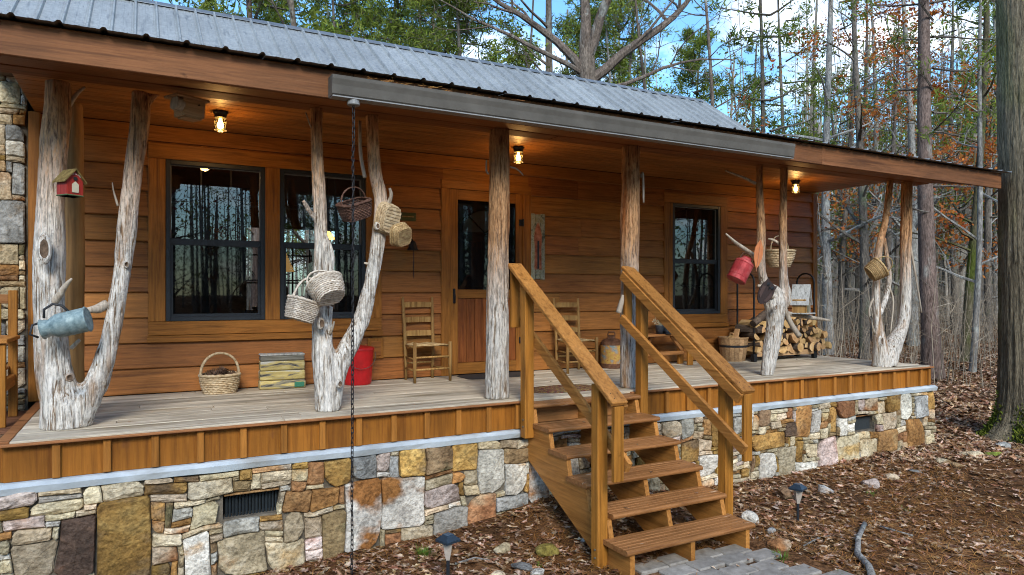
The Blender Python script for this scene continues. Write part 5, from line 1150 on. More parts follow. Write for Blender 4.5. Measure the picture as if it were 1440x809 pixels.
M['oak_leaves'] = mat('rusty_oak_leaves', [(.3,(.26,.075,.018)),(.55,(.42,.13,.025)),(.75,(.50,.20,.055))], nscale=2, rough=.7, bump=0, rand=.35, island=True, hue=.015, transl=.35, big=.2)
M['fresh'] = mat('yellow_green_leaves', [(.3,(.10,.14,.018)),(.55,(.17,.21,.03)),(.75,(.23,.26,.05))], nscale=1.2, rough=.6, bump=0, rand=.35, island=True, hue=.02, transl=.4, big=.2)
M['red_leaves'] = mat('dark_red_leaves', [(.3,(.10,.018,.016)),(.7,(.24,.05,.04))], nscale=2, rough=.7, bump=0, rand=.35, island=True, hue=.015, transl=.3)
tr = random.Random(21)
def rvec(s=1.): return Vector((tr.gauss(0,1), tr.gauss(0,1), tr.gauss(0,1))).normalized()*s
def grow(mb, p, d, L, r, lv, tips, bend=.25, kids=(4,4,3), up=.12, sides=(8,5,4,3)):
    n = max(3, int(L/(.55 if lv == 0 else .4))); n = min(n, 9); P = [p]; Rr = [r]; q = p.copy(); dd = d.normalized()
    for i in range(n):
        dd = (dd + rvec(bend/ n**.5) + Vector((0,0,up/n*(1 if lv else .3)))).normalized(); q = q + dd*(L/n); P.append(q.copy()); Rr.append(r*(1-(i+1)/n*.80))
    mb.tube(P, Rr, sides[min(lv,3)], cap=False)
    if lv >= len(kids): tips.append((P[-1], dd)); tips.append((P[len(P)//2], dd)); return
    for k in range(kids[lv]):
        f_ = tr.uniform(.28,1.) if lv else tr.uniform(.40,1.); i = min(n-1, int(f_*n)); t = f_*n-i; s = P[i].lerp(P[i+1], t); rr_ = lerp(Rr[i], Rr[i+1], t)
        ax = rvec(); base = (P[i+1]-P[i]).normalized(); side = (ax - base*ax.dot(base)).normalized(); an = tr.uniform(.55,1.15)
        grow(mb, s, base*math.cos(an)+side*math.sin(an), L*tr.uniform(.32,.58)*(1.15-f_*.4), max(.006, rr_*tr.uniform(.42,.66)), lv+1, tips, bend*1.5, kids, up, sides)
def tufts(pts, n_each, spread_, size, aspect=.5, droop=0.):
    """leaf-sized faces scattered round branch points"""
    V = []; 
    rs = np.random.RandomState(tr.randrange(10**6)); base = np.repeat(np.array([tuple(p) for p in pts]), n_each, 0); k = len(base)
    c = base + rs.normal(0, 1, (k,3))*spread_; u = rs.normal(0,1,(k,3)); u /= np.linalg.norm(u,axis=1)[:,None]; w = rs.normal(0,1,(k,3)); w -= u*(u*w).sum(1)[:,None]; w /= np.linalg.norm(w,axis=1)[:,None]
    L = size*rs.uniform(.6,1.3,(k,1)); V = np.stack([c-u*L*.5, c+w*L*aspect*.5, c+u*L*.5, c-w*L*aspect*.5], 1).reshape(-1,3); return V
def leaf_mesh(name, V, m): return mesh_np(name, V, np.arange(len(V)).reshape(-1,4), m)
# pine crowns: shared by several trees; z measured from the ground, trunk axis at the origin
def pine_proto(seed, h=17., lo=4.2, ln=2.6, dens=1., gap=1.):
    tr.seed(seed); br = MB(); pts = []; z_ = lo - 2.
    while z_ < h-.3:
        live = z_ > lo
        for k in range(tr.randint(2,4) if gap < 1.5 else tr.randint(1,2)):
            a = tr.uniform(0,6.283); L = ln*(1.15-.85*max(0,(z_-lo))/(h-lo))*tr.uniform(.5,1.1)*(1 if live else .6); d_ = Vector((math.cos(a), math.sin(a), tr.uniform(-.05,.35))); p = Vector((0,0,z_)); P = [p.copy()]; dd = d_.normalized()
            for i in range(4):
                dd = (dd + rvec(.16) + Vector((0,0,.05))).normalized(); p = p + dd*L/4; P.append(p.copy())
            br.tube(P, [.035,.026,.019,.012,.005], 4, cap=False)
            for i in range(1,5):
                for s_ in range(2):
                    e = P[i] + (dd + rvec(.9)).normalized()*L*.22; br.tube([P[i], P[i].lerp(e,.5)+rvec(.03), e], [.010,.007,.003], 3, cap=False)
                    if live and tr.random() < .9*dens: pts += [e, P[i].lerp(e,.6)]
            if live: pts.append(P[-1])
        z_ += tr.uniform(.25,.55)*gap
    # needle fans: slim blades
    V = tufts(pts, 11, .11, .25, .14)
    V2 = tufts(pts, 2, .12, .13, .5)
    return br.mesh('limbs', BK['dark'], False, False), leaf_mesh('needles', np.concatenate([V, V2]), M['pine_needles'])
PINES = [pine_proto(31, 15, 4.2, 2.8, .95), pine_proto(32, 18, 5.4, 3.0, .95), pine_proto(33, 13, 3.8, 2.4, .9)]
THIN = [pine_proto(34, 15, 4.4, 2.5, .62, 1.8), pine_proto(35, 18, 6.4, 2.9, .66, 1.7), pine_proto(36, 13, 4.2, 2.3, .60, 1.8)]
def trunk_mesh(h, r, b, lean=.035, flare=1.35, n=12, seed=0, wob=.28, ridge=.05):
    tr.seed(seed); P = []; Rr = []; k = 14; ox, oy = tr.uniform(-lean,lean), tr.uniform(-lean,lean); ph = tr.uniform(0,6)
    for i in range(k+1):
        f_ = (i/k)**1.3; zc = h*f_ - .25; P.append((ox*zc+wob*f_*math.sin(f_*5+ph), oy*zc+wob*f_*math.cos(f_*4+ph), zc)); Rr.append(r*(1-.78*f_)*(1+(flare-1)*math.exp(-max(0,zc)/.28/ (r/.2))))
    mb = MB(); mb.tube(P, Rr, n, cap=False, fn=lambda i, j: 1+ridge*nz(j*2.1, i*.5, seed)*2); return mb.mesh('trunk', b, True, False), P, Rr
names = {}
GROUPS = {'pine': 'pine trees in the woods', 'bare': 'bare trees in the woods', 'orange': 'oak trees with rusty leaves'}
def tree(px, d, w, b, kind, label, seed, h=None, loc=None, leaf=None, nm=None):
    p = Vector(loc) if loc else far(px, d); p.z = ground_h(p.x, p.y) - .02; r = w/F*d/2 if not loc else w/2
    h = h or (14 + (seed*7 % 5)); t = thing(nm or {'pine':'pine_tree','bare':'bare_tree','orange':'oak_tree'}[kind], p, label, 'tree', 0, GROUPS[kind])
    if kind == 'pine':
        me, P, Rr = trunk_mesh(h, r, BK[b], seed=seed); obj('trunk', me, t); L, N_ = (THIN if px > 985 else PINES)[seed % 3]; a = seed*2.4
        o = obj('limbs', L, t, rot=(0,0,a)); o2 = obj('crown', N_, t, rot=(0,0,a)); s = h/(15,18,13)[seed % 3]; o.scale = o2.scale = (s,s,s)
    else:
        me, P, Rr = trunk_mesh(h, r, BK[b], .05, seed=seed, wob=.35); obj('trunk', me, t); tr.seed(seed); mb = MB(); tips = []
        for i in range(3, 13):
            for k in range(tr.randint(1,2) if i > 3 else 1):
                f_ = tr.random(); s = Vector(P[i]).lerp(Vector(P[i+1]), f_); rr_ = lerp(Rr[i], Rr[i+1], f_); a = tr.uniform(0,6.283)
                grow(mb, s, Vector((math.cos(a), math.sin(a), tr.uniform(.15,.9))), h*tr.uniform(.14,.30)*(1.2-i/16), max(.015, rr_*tr.uniform(.35,.6)), 1, tips, .35, (3,4,4) if h > 12 else (3,4,3), .2)
        obj('limbs', mb.mesh('limbs', BK[b], False, False), t)
        if kind == 'orange' or leaf:
            sel = [q for q, _ in tips if tr.random() < (.45 if kind == 'orange' else .5)]
            if sel: obj('crown', leaf_mesh('leaves', tufts(sel, 11, .13, .125, .6), M['oak_leaves'] if kind == 'orange' else M[leaf]), t)
    return t
T = [ # px, depth, width px, bark, kind, label
 (318,27,8,'dark','pine','slim dark pine above the roof at far left'),
 (358,20,14,'pine','pine','sturdy pine rising over the left part of the roof ridge'),
 (376,29,7,'dark','pine','thin pine just right of the sturdy pine over the ridge'),
 (441,19,14,'oak','bare','thick grey-brown trunk over the ridge left of the gutter end'),
 (463,25,9,'grey','bare','pale slender bare tree beside the thick trunk over the ridge'),
 (484,23,10,'dark','pine','dark pine between the pale slender tree and the chain line'),
 (508,31,8,'dark','pine','far thin pine straight above the rain chain'),
 (560,27,9,'dark','pine','leafy pine over the ridge between chain and door'),
 (599,30,7,'pine','pine','leftmost of three close reddish trunks above the door'),
 (615,26,8,'pine','bare','middle of three close reddish trunks above the door'),
 (624,24,9,'pine','pine','rightmost of three close reddish trunks above the door'),
 (658,21,11,'dark','pine','dark pine with many bare limbs above the door light'),
 (712,24,8,'oak','bare','forked grey tree left of the big oak'),
 (783,20,17,'oak','bare','leaning brown trunk touching the big oak on its left'),
 (872,30,9,'dark','pine','bushy green pine behind the big oak'),
 (931,21,9,'oak','bare','tall slim forked tree against the blue sky'),
 (975,33,8,'dark','pine','far pine between two slim forked trees'),
 (1010,20,9,'oak','bare','slim tree with upswept limbs above the roof end'),
 (1052,30,9,'dark','pine','green pine right above the roof rake'),
 (1083,24,9,'dark','pine','dark pine above the gutter end'),
 (1105,29,8,'dark','pine','thin pine right of the gutter end'),
 (1166,22,15,'grey','orange','pale lichen-covered trunk just right of the cabin corner'),
 (1181,27,9,'dark','pine','dark slim trunk beside the pale lichen-covered one'),
 (1207,32,9,'dark','orange','dark trunk with rusty leaf clusters over the porch end'),
 (1215,21,14,'dark','bare','dark trunk left of the far right porch post'),
 (1250,27,10,'dark','orange','thin tree with rusty leaves directly behind the far right porch post'),
 (1284,25,14,'grey','orange','grey straight trunk between porch post and big brown pine'),
 (1312,16.2,25,'pine','pine','big brown pine beside the far right deck corner'),
 (1345,30,10,'dark','pine','thin dark pine right of the big brown pine'),
 (1356,19.5,12,'moss','orange','mossy footed oak with rusty leaves near the right edge'),
 (1367,17,9,'grey','bare','thin pole-like trunk in front of the mossy footed oak'),
 (1391,27,10,'dark','pine','dark pine left of the nearest trunk'),
 (1419,23,10,'grey','orange','grey oak half hidden by the nearest trunk'),
]
for i, (px, d, w, b, k, lab) in enumerate(T): tree(px, d, w, b, k, lab, 40+i, h=(13+(i*5) % 6) if k == 'pine' else 13+(i*3) % 5, leaf=('fresh' if k == 'bare' and i % 3 == 1 else None))
# the big oak with heavy spreading limbs behind the roof
p = far(825, 18.5); p.z = ground_h(p.x,p.y); t = thing('oak_tree', p, 'massive gnarled oak with thick spreading limbs behind the roof', 'tree', 0, GROUPS['bare'])
tb_ = MB(); P = [(.03*math.sin(i*.7), .03*math.cos(i*.9), -.2+i*.65) for i in range(16)]; tb_.tube(P, [.29-.005*i + .13*math.exp(-i*.9) if i < 14 else (.17,.10)[i-14] for i in range(16)], 18, fn=lambda i,j: 1+.10*nz(j*1.3,i*.4,3)); obj('trunk', tb_.mesh('trunk', BK['oak'], True, True), t); tr.seed(5); mb = MB(); tips = []
rt = Vector((CS,-SN,0))                       # towards the right of the photograph
for (zz_, dx_, up_, L, r_) in ((7.9,-.75,.75,4.2,.14),(7.7,.80,.60,6.0,.15),(8.3,-.14,1.,5.,.17),(8.3,.22,1.,5.,.16),(7.4,.95,.35,4.4,.07),(7.9,-.95,.45,4.5,.08),(7.7,.5,.55,4.,.07)):
    grow(mb, Vector((0,0,zz_)), rt*dx_+Vector((SN,CS,0))*tr.uniform(-.3,.3)+Vector((0,0,up_)), L, r_, 0, tips, .45, (5,4,3), .1)
obj('limbs', mb.mesh('limbs', BK['oak'], False, False), t)
# the nearest trunk at the right edge
p = far(1444, 9.3); p.z = ground_h(p.x,p.y)-.02; t = thing('oak_tree', p, 'nearest thick trunk with mossy roots at the right edge', 'tree', 0, GROUPS['bare'])
mb = MB(); P = []; Rr = []; k = 46
for i in range(k+1):
    zc = -.2 + 9.5*(i/k)**1.25; P.append((-.012*zc+.03*math.sin(zc*.6), .01*zc, zc)); Rr.append(.315*(1-.035*max(0,zc))*(1+.62*math.exp(-max(0,zc)/.20)))
def root_fn(i, j):
    zc = P[i][2]; a = 2*math.pi*j/144; return (1+.26*math.exp(-max(0,zc)/.22)*(.5+.5*math.cos(a*5+.6)) + .045*nz(math.cos(a)*9, math.sin(a)*9, zc*1.4) + .075*abs(nz(math.cos(a)*16, math.sin(a)*16, zc*1.6)))
mb.tube(P, Rr, 144, cap=False, fn=root_fn); o = mb.build('trunk', bark('ridged_oak_bark', (.050,.040,.026), (.16,.135,.09), (.28,.245,.18), ((.11,.12,.04), 1.4, .55, .75, (1,1,.35)), sx=13), t, smooth=True, fix=False)
tr.seed(9); mb = MB(); tips = []
for (zz_, a) in ((6.4,.4),(7.2,1.),(8.2,5.6),(8.6,5.),(9.,2.)): grow(mb, Vector((-.05,.05,zz_)), Vector((math.cos(a),math.sin(a),.35)), 3.2, .07, 1, tips, .35, (3,4,3), .1)
obj('limbs', mb.mesh('limbs', BK['oak'], False, False), t)
rs = np.random.RandomState(3); k = 9000; a = rs.uniform(0,6.283,k); zc = np.abs(rs.normal(0,.20,k)); keep = (np.cos(a*5+.6) + rs.normal(0,.5,k) > -.3); a, zc = a[keep], zc[keep]; k = len(a)
rad = .315*(1+.62*np.exp(-zc/.20))*(1+.26*np.exp(-zc/.22)*(.5+.5*np.cos(a*5+.6)))+.004
c = np.stack([rad*np.cos(a), rad*np.sin(a), zc-.01], 1); u = rs.normal(0,1,(k,3))*.013 + np.stack([np.cos(a),np.sin(a),np.ones(k)],1)*.016; w_ = rs.normal(0,1,(k,3))*.011
M['mossblade'] = mat('green_moss', [(.3,(.045,.062,.008)),(.7,(.15,.175,.022))], nscale=6, rough=.95, bump=0, rand=.4, island=True, hue=.02)
tag(obj('moss', mesh_np('moss', np.stack([c-w_, c+w_, c+u+w_*.3, c+u-w_*.3],1).reshape(-1,3), np.arange(4*k).reshape(-1,4), M['mossblade']), t), kind='stuff')
# smaller trees that fill the wood, told apart only by where they stand
fr_ = random.Random(14); fill_trees = []
for i in range(40):
    px = (fr_.uniform(1150,1445) if i % 2 else fr_.uniform(150,1200)); d = fr_.uniform(26,44); k = ('pine','bare','pine','orange','bare')[i % 5] if i % 2 else ('pine','pine','bare')[i % 3]
    zone = 'right of the cabin' if px > 1150 else 'behind the cabin roof'
    lab = {'pine':'thin pine deep in the woods ','bare':'thin bare sapling tree deep in the woods ','orange':'thin tree with rusty leaves deep in the woods '}[k] + zone
    fill_trees.append((tree(px, d, fr_.uniform(5,10) if px < 1150 else fr_.uniform(6,15), ('dark','grey','grey')[i % 3], k, lab, 200+i, h=fr_.uniform(11,17), leaf='fresh' if (k == 'bare' and fr_.random() < .35) else None), px, k, zone))
ORD = 'first second third fourth fifth sixth seventh eighth ninth tenth eleventh twelfth thirteenth fourteenth'.split()
for k in ('pine','bare','orange'):
    for zone in ('right of the cabin', 'behind the cabin roof'):
        for n_, (o, *_r) in enumerate(sorted([f_ for f_ in fill_trees if f_[2] == k and f_[3] == zone], key=lambda f_: f_[1])):
            o['label'] = ORD[n_]+' from the left of the thin '+{'pine':'far pines ','bare':'bare far trees ','orange':'rusty leaved far trees '}[k]+zone
# woods on the camera's side, mirrored in the panes
for i in range(16):
    a = fr_.uniform(-1.15,1.15); d = fr_.uniform(13,28); loc = (2+d*math.sin(a), -7-d*math.cos(a), 0); k = ('bare','orange','bare','pine')[i % 4]
    tree(0, 0, fr_.uniform(.2,.5), ('grey','oak','dark')[i % 3], k, {'pine':'green pine','bare':'bare grey tree','orange':'rusty leaved oak'}[k]+' across the yard, mirrored in the window panes', 300+i, h=fr_.uniform(10,15), loc=loc, leaf=('red_leaves' if i % 4 == 0 else None))
# far wood: one mass
tr.seed(99); fw = MB(); lp = []; lp2 = []
for i in range(1000):
    px = tr.uniform(-60,1500) if i % 5 < 2 else tr.uniform(1120,1480); d = tr.uniform(34,105); b = far(px, d); b.z = ground_h(b.x,b.y)-.2; h = tr.uniform(9,19); r = .04+.16*tr.random()**2; top = b+Vector((tr.gauss(0,.9),tr.gauss(0,.9),h)); mid = b.lerp(top,.5)+rvec(.35)
    fw.tube([b, mid, top], [r,r*.75,r*.3], 5, cap=False)
    for k in range(17):
        s = b.lerp(top, tr.uniform(.18,1)); e = s + Vector((tr.uniform(-1,1),tr.uniform(-1,1),tr.uniform(-.1,.9)))*tr.uniform(.8,2.2); fw.tube([s, s.lerp(e,.5)+rvec(.15), e], [r*.30,r*.2,.008], 3, cap=False)
        if tr.random() < (.40 if px < 1000 else .24): (lp if tr.random() < .75 else lp2).append(e)
M['farbark'] = mat('far_bark', [(.3,(.16,.138,.11)),(.7,(.42,.375,.315))], nscale=3, rough=.95, bump=0, rand=.4, island=True)
back = MB(); lb = []; lb2 = []
for i in range(620):
    a = tr.uniform(-1.5,1.5); d = tr.uniform(12,40) if i < 240 else tr.uniform(38,70); b = Vector((2+d*math.sin(a), -8-d*math.cos(a), 0)); b.z = ground_h(b.x,b.y)-.2; h = tr.uniform(7,15); r = tr.uniform(.04,.14); top = b+Vector((tr.uniform(-.5,.5),tr.uniform(-.5,.5),h)); mid = b.lerp(top,.5)+rvec(.15)
    back.tube([b, mid, top], [r,r*.75,r*.3], 5, cap=False)
    for k in range(14):
        s = b.lerp(top, tr.uniform(.12,1)); e = s + Vector((tr.uniform(-1,1),tr.uniform(-1,1),tr.uniform(-.1,.9)))*tr.uniform(.8,2.2); back.tube([s, s.lerp(e,.5)+rvec(.15), e], [r*.30,r*.2,.008], 3, cap=False)
        if tr.random() < .45: (lb if tr.random() < .5 else lb2).append(e)
tag(fw.build('distant_wood', M['farbark'], fix=False), 'mass of thin grey trunks far back in the woods', 'woods', kind='stuff')
tag(obj('distant_greenery', leaf_mesh('distant_greenery', tufts(lp, 16, .55, .34, .3), M['pine_needles'])), 'green foliage far back in the woods', 'foliage', kind='stuff')
tag(back.build('yard_side_wood', M['farbark'], fix=False), 'mass of grey trunks across the yard, mirrored in the panes', 'woods', kind='stuff')
tag(obj('yard_side_greenery', leaf_mesh('yard_side_greenery', tufts(lb, 12, .5, .30, .35), M['pine_needles'])), 'green foliage across the yard, mirrored in the panes', 'foliage', kind='stuff'); tag(obj('yard_side_red_leaves', leaf_mesh('yard_side_red_leaves', tufts(lb2, 8, .5, .2, .6), M['red_leaves'])), 'dark red leaves across the yard, mirrored in the panes', 'foliage', kind='stuff')
if lp2: tag(obj('distant_rusty_leaves', leaf_mesh('distant_rusty_leaves', tufts(lp2, 7, .5, .22, .6), M['oak_leaves'])), 'rusty leaves far back in the woods', 'foliage', kind='stuff')
# underbrush: thin grey stems between the trunks
ub = MB()
for i in range(1500):
    px = tr.uniform(1130,1470); d = 14 + 34*tr.random()**.8; b = far(px, d); b.z = ground_h(b.x,b.y)-.03; h = tr.uniform(.5,3.2); e = b+Vector((tr.gauss(0,.3)*h*.5,tr.gauss(0,.3)*h*.5,h)); r = tr.uniform(.004,.013)
    ub.tube([b, b.lerp(e,.5)+rvec(.06*h), e], [r,r*.7,.002], 3, cap=False)
    for k in range(4):
        s = b.lerp(e, tr.uniform(.3,.95)); f_ = s+Vector((tr.gauss(0,1),tr.gauss(0,1),abs(tr.gauss(0,.7))))*h*.16; ub.tube([s, f_], [r*.5,.0015], 3, cap=False)
M['brush'] = mat('dry_brush', [(.3,(.18,.135,.09)),(.7,(.38,.31,.23))], nscale=3, rough=.95, bump=0, rand=.4, island=True)
tag(ub.build('underbrush', M['brush'], fix=False), 'thin dry brush stems between the trunks at right', 'underbrush', kind='stuff')
# ------------------------------------------------------------------ forest floor litter
M['litter'] = mat('fallen_leaves', [(.30,(.06,.028,.014)),(.42,(.155,.075,.036)),(.52,(.27,.155,.085)),(.62,(.44,.32,.23))], nscale=17, detail=2, rough=.8, bump=.2, bdist=.003, rand=.55, island=True, hue=.02, big=.1, spec=.05)
rs = np.random.RandomState(17)
HALF = np.array([(0,-1,0),(.20,-.72,.05),(.14,-.42,.04),(.52,-.22,.16),(.30,.08,.10),(.50,.42,.17),(.16,.55,.06),(0,1,0)])
def leaves_at(xy, zoff, size, tilt=.45):
    k = len(xy); a = rs.uniform(0,6.283,k); L = rs.uniform(*size, k); ca, sa = np.cos(a), np.sin(a)
    curl = rs.uniform(-.6,1.2,k); bendy = rs.uniform(-.25,.3,k); tx, ty_ = rs.normal(0,tilt,k), rs.normal(0,tilt,k); out = []
    for sgn in (1,-1):
        for (x,y,z_) in HALF:
            X = np.full(k, x*sgn)*L*.95; Y = y*L; Z = z_*L*curl*1.6 + bendy*(y*y)*L; Z = Z + X*tx + Y*ty_; out.append(np.stack([ca*X-sa*Y, sa*X+ca*Y, Z], 1))
    V = np.stack(out, 1); V[:,:,0] += xy[:,0,None]; V[:,:,1] += xy[:,1,None]; zmin = V[:,:,2].min(1); V[:,:,2] += (zoff - zmin*.55)[:,None]
    Fq = np.array([(0,1,2,3,4,5,6,7),(15,14,13,12,11,10,9,8)])
    V = V.reshape(-1,3); idx = (np.arange(k)*16)[:,None,None] + Fq[None]; return V, idx.reshape(-1,8)
def allowed(x, y):
    if -.82 < x < 9.16 and y > -.075: return False
    if 3.05 < x < 4.42 and -3.4 < y < -1.38: return rs.rand() < .05
    return True
pts = []
while len(pts) < 17000:                      # near the steps and the wall
    x = rs.uniform(-1.6,13.5); y = rs.uniform(-3.4,.5) if rs.rand() < .75 else rs.uniform(-3,7.5)
    dens = .62 + .5*nz(x*.9,y*.9,4)+ .45*math.exp(-abs(y+.15)/.35) - .30*sm(5.2,7.5,x)*sm(-.4,-1.4,y)
    if rs.rand() < dens and allowed(x,y): pts.append((x,y))
xy = np.array(pts); zo = np.array([ground_h(x,y) for x,y in pts]) + rs.uniform(0,.02,len(pts))
V, Fq = leaves_at(xy, zo, (.020,.056), .16); tag(obj('leaf_litter', mesh_np('leaf_litter', V, Fq, M['litter'])), 'brown fallen leaves covering the ground by the cabin', 'leaves', kind='stuff')
pts = []
while len(pts) < 22000:                      # receding forest floor at the right
    d = 8 + 52*rs.rand()**1.7; px = rs.uniform(1140,1475); p = far(px, d)
    if allowed(p.x,p.y): pts.append((p.x,p.y))
xy = np.array(pts); zo = np.array([ground_h(x,y) for x,y in pts]); V, Fq = leaves_at(xy, zo, (.04,.095), .25)
tag(obj('forest_leaf_litter', mesh_np('forest_leaf_litter', V, Fq, M['litter'])), 'brown fallen leaves on the forest floor at right', 'leaves', kind='stuff')
k = 60000; x = rs.uniform(-1.5,13,k); y = rs.uniform(-3.4,.0,k); sel = np.array([allowed(a,b) and (nz(a*.8,b*.8,11) > -.05 or rs.rand() < .25) for a,b in zip(x,y)]); x, y = x[sel], y[sel]; k = len(x)
zo = np.array([ground_h(a,b) for a,b in zip(x,y)]) + rs.uniform(.002,.03,k); a = rs.uniform(0,6.283,k); L = rs.uniform(.03,.085,k); u = np.stack([np.cos(a)*L, np.sin(a)*L, rs.normal(0,.22,k)*L],1); w_ = np.stack([-np.sin(a),np.cos(a),np.zeros(k)],1)*.0019; c = np.stack([x,y,zo],1); up = np.array([0,0,.012])
V = np.stack([c-u-w_, c-w_+up*.6, c+u, c+w_+up*.6],1).reshape(-1,3); tag(obj('pine_straw', mesh_np('pine_straw', V, np.arange(4*k).reshape(-1,4), M['needle'])), 'reddish pine needles strewn over the ground', 'pine needles', kind='stuff')
# a few leaves blown onto the treads, pavers and deck
bl = []
for k in range(46):
    q = rs.rand()
    if q < .35: i_ = rs.randint(0,6); bl.append((rs.uniform(3.05,4.1), ty[i_]+rs.uniform(.05,.22), tz[i_]+.001))
    elif q < .75: bl.append((rs.uniform(3.1,4.25), rs.uniform(-2.6,-1.65), .04))
    else: bl.append((rs.uniform(-.3,8.8), rs.uniform(.1,1.8), DZ+.001))
bl = np.array(bl); V, Fq = leaves_at(bl[:,:2], bl[:,2], (.015,.034), .05); tag(obj('blown_leaves', mesh_np('blown_leaves', V, Fq, M['litter'])), 'few dry leaves blown onto the steps, pavers and deck', 'leaves', kind='stuff')
# loose stones
def rock(px, py, wpx, hpx, k, label, seed, flat_=.5):
    p = on_z(px, py, .05); s = span(wpx, p)*1.1; mb = bmesh.new(); bmesh.ops.create_icosphere(mb, subdivisions=3, radius=1); rr = random.Random(seed); o1, o2 = rr.uniform(0,50), rr.uniform(0,50); rz = rr.uniform(0,3)
    planes = [(Vector((rr.gauss(0,1),rr.gauss(0,1),rr.gauss(0,.7))).normalized(), rr.uniform(.55,.85)) for _ in range(9)]
    for v in mb.verts:
        c = v.co.copy()
        for n_, d_ in planes:
            e = c.dot(n_)
            if e > d_: c -= n_*(e-d_)*.9
        c *= 1+.10*noise.noise(c*2.2+Vector((o1,o2,0)))
        v.co = Vector((c.x*s*.5, c.y*s*.42, c.z*s*.5*flat_))
    me = bpy.data.meshes.new('loose_stone'); mb.to_mesh(me); mb.free(); me.materials.append(SM[k]); me.polygons.foreach_set('use_smooth', [False]*len(me.polygons))
    o = obj('loose_stone', me, None, (p.x, p.y, ground_h(p.x,p.y)+s*.5*flat_*.38), (rr.uniform(-.2,.2), rr.uniform(-.2,.2), rz)); return tag(o, label, 'stone', 'loose stones on the ground')
SM['Y'] = stone_mat('mossy_yellow_stone', (.16,.13,.02), (.30,.25,.05), (.42,.36,.10), (.20,.17,.10)); SM['N'] = stone_mat('green_mossy_stone', (.08,.11,.015), (.17,.21,.03), (.28,.30,.07), (.20,.17,.10))
for i, (px,py,w,h,k,lab,fl) in enumerate((
 (734,792,36,14,'G','flat blue-grey stone slab lying on leaves in the foreground',.30),(708,768,30,14,'T','tan stone next to the foreground path lamp',.45),(768,770,42,16,'Y','yellow mossy stone lying left of the stair post',.40),(823,759,18,10,'G','small blue-grey stone at the foot of the stair post',.6),(757,800,22,12,'W','small pale stone right of the blue-grey slab',.6),(700,803,26,10,'C','cream stone low in the foreground leaves',.4),
 (1053,726,30,20,'W','white rock beside the right end of the lowest treads',.75),(1097,762,34,20,'T','rounded tan stone right of the bottom step',.55),(1084,740,16,12,'G','small grey stone behind the rounded tan one',.7),(1104,694,30,20,'B','dark brown block stone behind the right path lamp',.7),(1160,686,26,8,'G','flat grey stone between right path lamp and wall',.35),(1224,676,32,10,'P','flat pinkish stone on the leaves near the right vent',.35),(1254,670,22,10,'C','cream stone beside the flat pinkish one',.5),(1284,661,20,8,'G','dark thin slate below the right corner of the foundation',.3),(1328,650,24,8,'T','flat tan stone beyond the foundation corner',.35),(1366,642,30,10,'C','broad cream slab near the nearest trunk',.35),(1396,642,26,10,'N','bright green mossy slab beside the nearest trunk',.4),(1410,628,24,10,'G','grey stone at the roots of the nearest trunk',.5),
 (640,775,18,8,'R','small rust stone half buried behind the foreground path lamp',.6),(1345,655,18,7,'B','small umber stone between the two slabs near the trunk',.5))): rock(px,py,w,h,k,lab,500+i,fl)
# fallen branch and sticks
def stick(pts, r, label, name='fallen_branch'):
    P = [on_z(px,py,.05) for px,py in pts]; P = [Vector((p.x,p.y,ground_h(p.x,p.y)+r*.9+.012)) for p in P]; mb = MB(); mb.tube(P, [r*(1-.35*i/(len(P)-1)) for i in range(len(P))], 9, fn=lambda i,j: 1+.16*nz(i*1.3,j*1.7,r*90)); o = mb.build(name, BK['grey'], None, smooth=True); return tag(o, label, 'branch', 'fallen wood on the ground')
stick([(1228,812),(1222,795),(1206,778),(1207,757),(1216,733)], .028, 'crooked grey fallen branch lying in the right foreground')
stick([(1238,735),(1262,742),(1284,748)], .010, 'thin dark stick right of the crooked branch')
stick([(1130,762),(1150,752),(1168,748),(1186,752)], .007, 'thin bent twig left of the crooked branch'); stick([(640,790),(668,782),(690,786)], .008, 'short twig by the foreground path lamp')
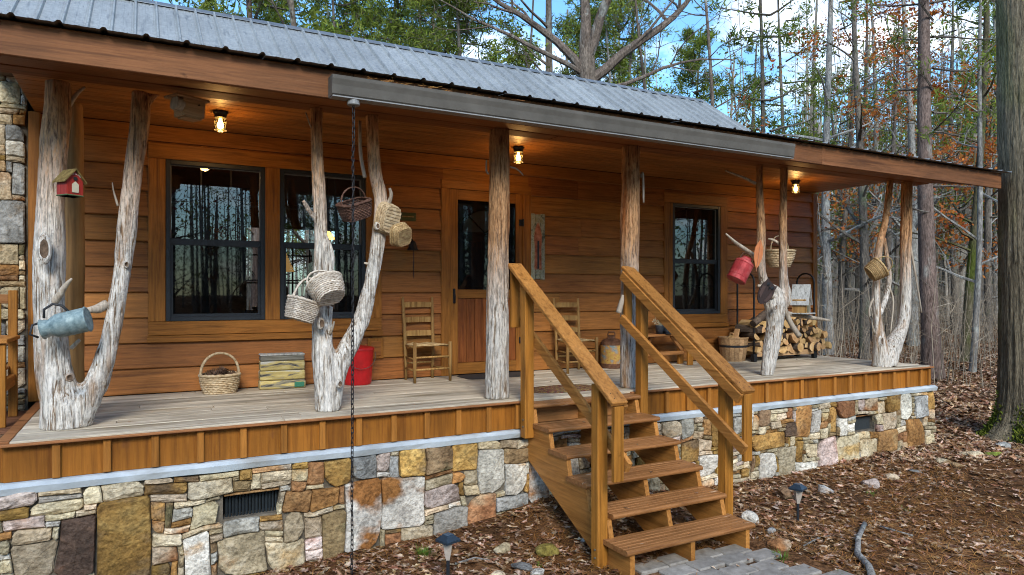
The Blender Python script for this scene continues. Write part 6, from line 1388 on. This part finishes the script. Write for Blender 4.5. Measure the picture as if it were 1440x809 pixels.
# path lamps
def path_lamp(px, top, bot, label):
    p = on_z(px, bot, .05); zt_ = EYE-(top-PHY)*depth(p)/F; g_ = ground_h(p.x,p.y)-.04; H_ = zt_-g_; t = thing('path_lamp', (p.x,p.y,g_), label, 'path lamp', .3, 'solar path lamps')
    s = .06
    b = MB(); b.lathe([(.012,0),(.012,H_-.16)], 10); b.build('stake', M['black'], t)
    b = MB(); b.lathe([(.016,H_-.17),(.03,H_-.12),(.045,H_-.045)], 4); b.build('lens', flat('frosted_lens', (.42,.36,.30), .3), t)
    b = MB(); b.add([(-s,-s,H_-.045),(s,-s,H_-.045),(s,s,H_-.045),(-s,s,H_-.045),(-s,-s,H_-.03),(s,-s,H_-.03),(s,s,H_-.03),(-s,s,H_-.03),(-s*.45,-s*.45,H_),(s*.45,-s*.45,H_),(s*.45,s*.45,H_),(-s*.45,s*.45,H_)], [(3,2,1,0),(0,1,5,4),(1,2,6,5),(2,3,7,6),(3,0,4,7),(4,5,9,8),(5,6,10,9),(6,7,11,10),(7,4,8,11),(8,9,10,11)]); b.build('cap', flat('dark_blue_plastic', (.022,.035,.05), .3), t)
    b = MB(); b.cbox((0,0,H_+.002),(.055,.055,.004),None,.001); b.build('solar_cell', flat('solar_glass', (.02,.05,.085), .1, bump=0), t)
path_lamp(630, 752, 822, 'black solar path lamp standing in the leaves in front of the wall'); path_lamp(1122, 681, 724, 'black solar path lamp right of the stairs')
# tufts of grass and sprouts
M['grass'] = mat('green_grass', [(.3,(.06,.12,.015)),(.7,(.16,.26,.04))], nscale=5, rough=.6, bump=0, rand=.3, island=True, transl=.3)
def tuft(px, py, n, hgt, spread_, label):
    p = on_z(px, py, .05); g_ = ground_h(p.x,p.y); mb = MB(); rr = random.Random(int(px))
    for i in range(n):
        a = rr.uniform(0,6.28); r_ = abs(rr.gauss(0,spread_)); b = Vector((r_*math.cos(a), r_*math.sin(a), 0)); l = hgt*rr.uniform(.5,1.1); d_ = Vector((math.cos(a)*rr.uniform(.1,.8), math.sin(a)*rr.uniform(.1,.8), 1)).normalized(); s_ = Vector((-math.sin(a),math.cos(a),0))*.0028
        m_ = b+d_*l*.6; e = m_+(d_+Vector((math.cos(a),math.sin(a),-.3))*.5).normalized()*l*.4; mb.add([b-s_,b+s_,m_+s_*.8,m_-s_*.8,e], [(0,1,2,3),(3,2,4)])
    tag(mb.build('grass_tuft', M['grass'], None, loc=(p.x,p.y,g_), fix=False), label, 'grass', 'small green tufts in the leaves')
tuft(597, 775, 110, .075, .045, 'bright green grass tuft beside the foreground path lamp'); tuft(1100, 780, 60, .09, .05, 'green sprouts at the edge of the pavers'); tuft(1225, 690, 40, .04, .05, 'low green sprout in front of the right vent'); tuft(1275, 712, 36, .04, .05, 'low green sprout in the right foreground litter'); tuft(1185, 806, 50, .06, .05, 'green sprouts low beside the crooked branch'); tuft(758, 790, 20, .05, .02, 'tiny green sprig between the foreground stones')
# curled dry stems by the pavers
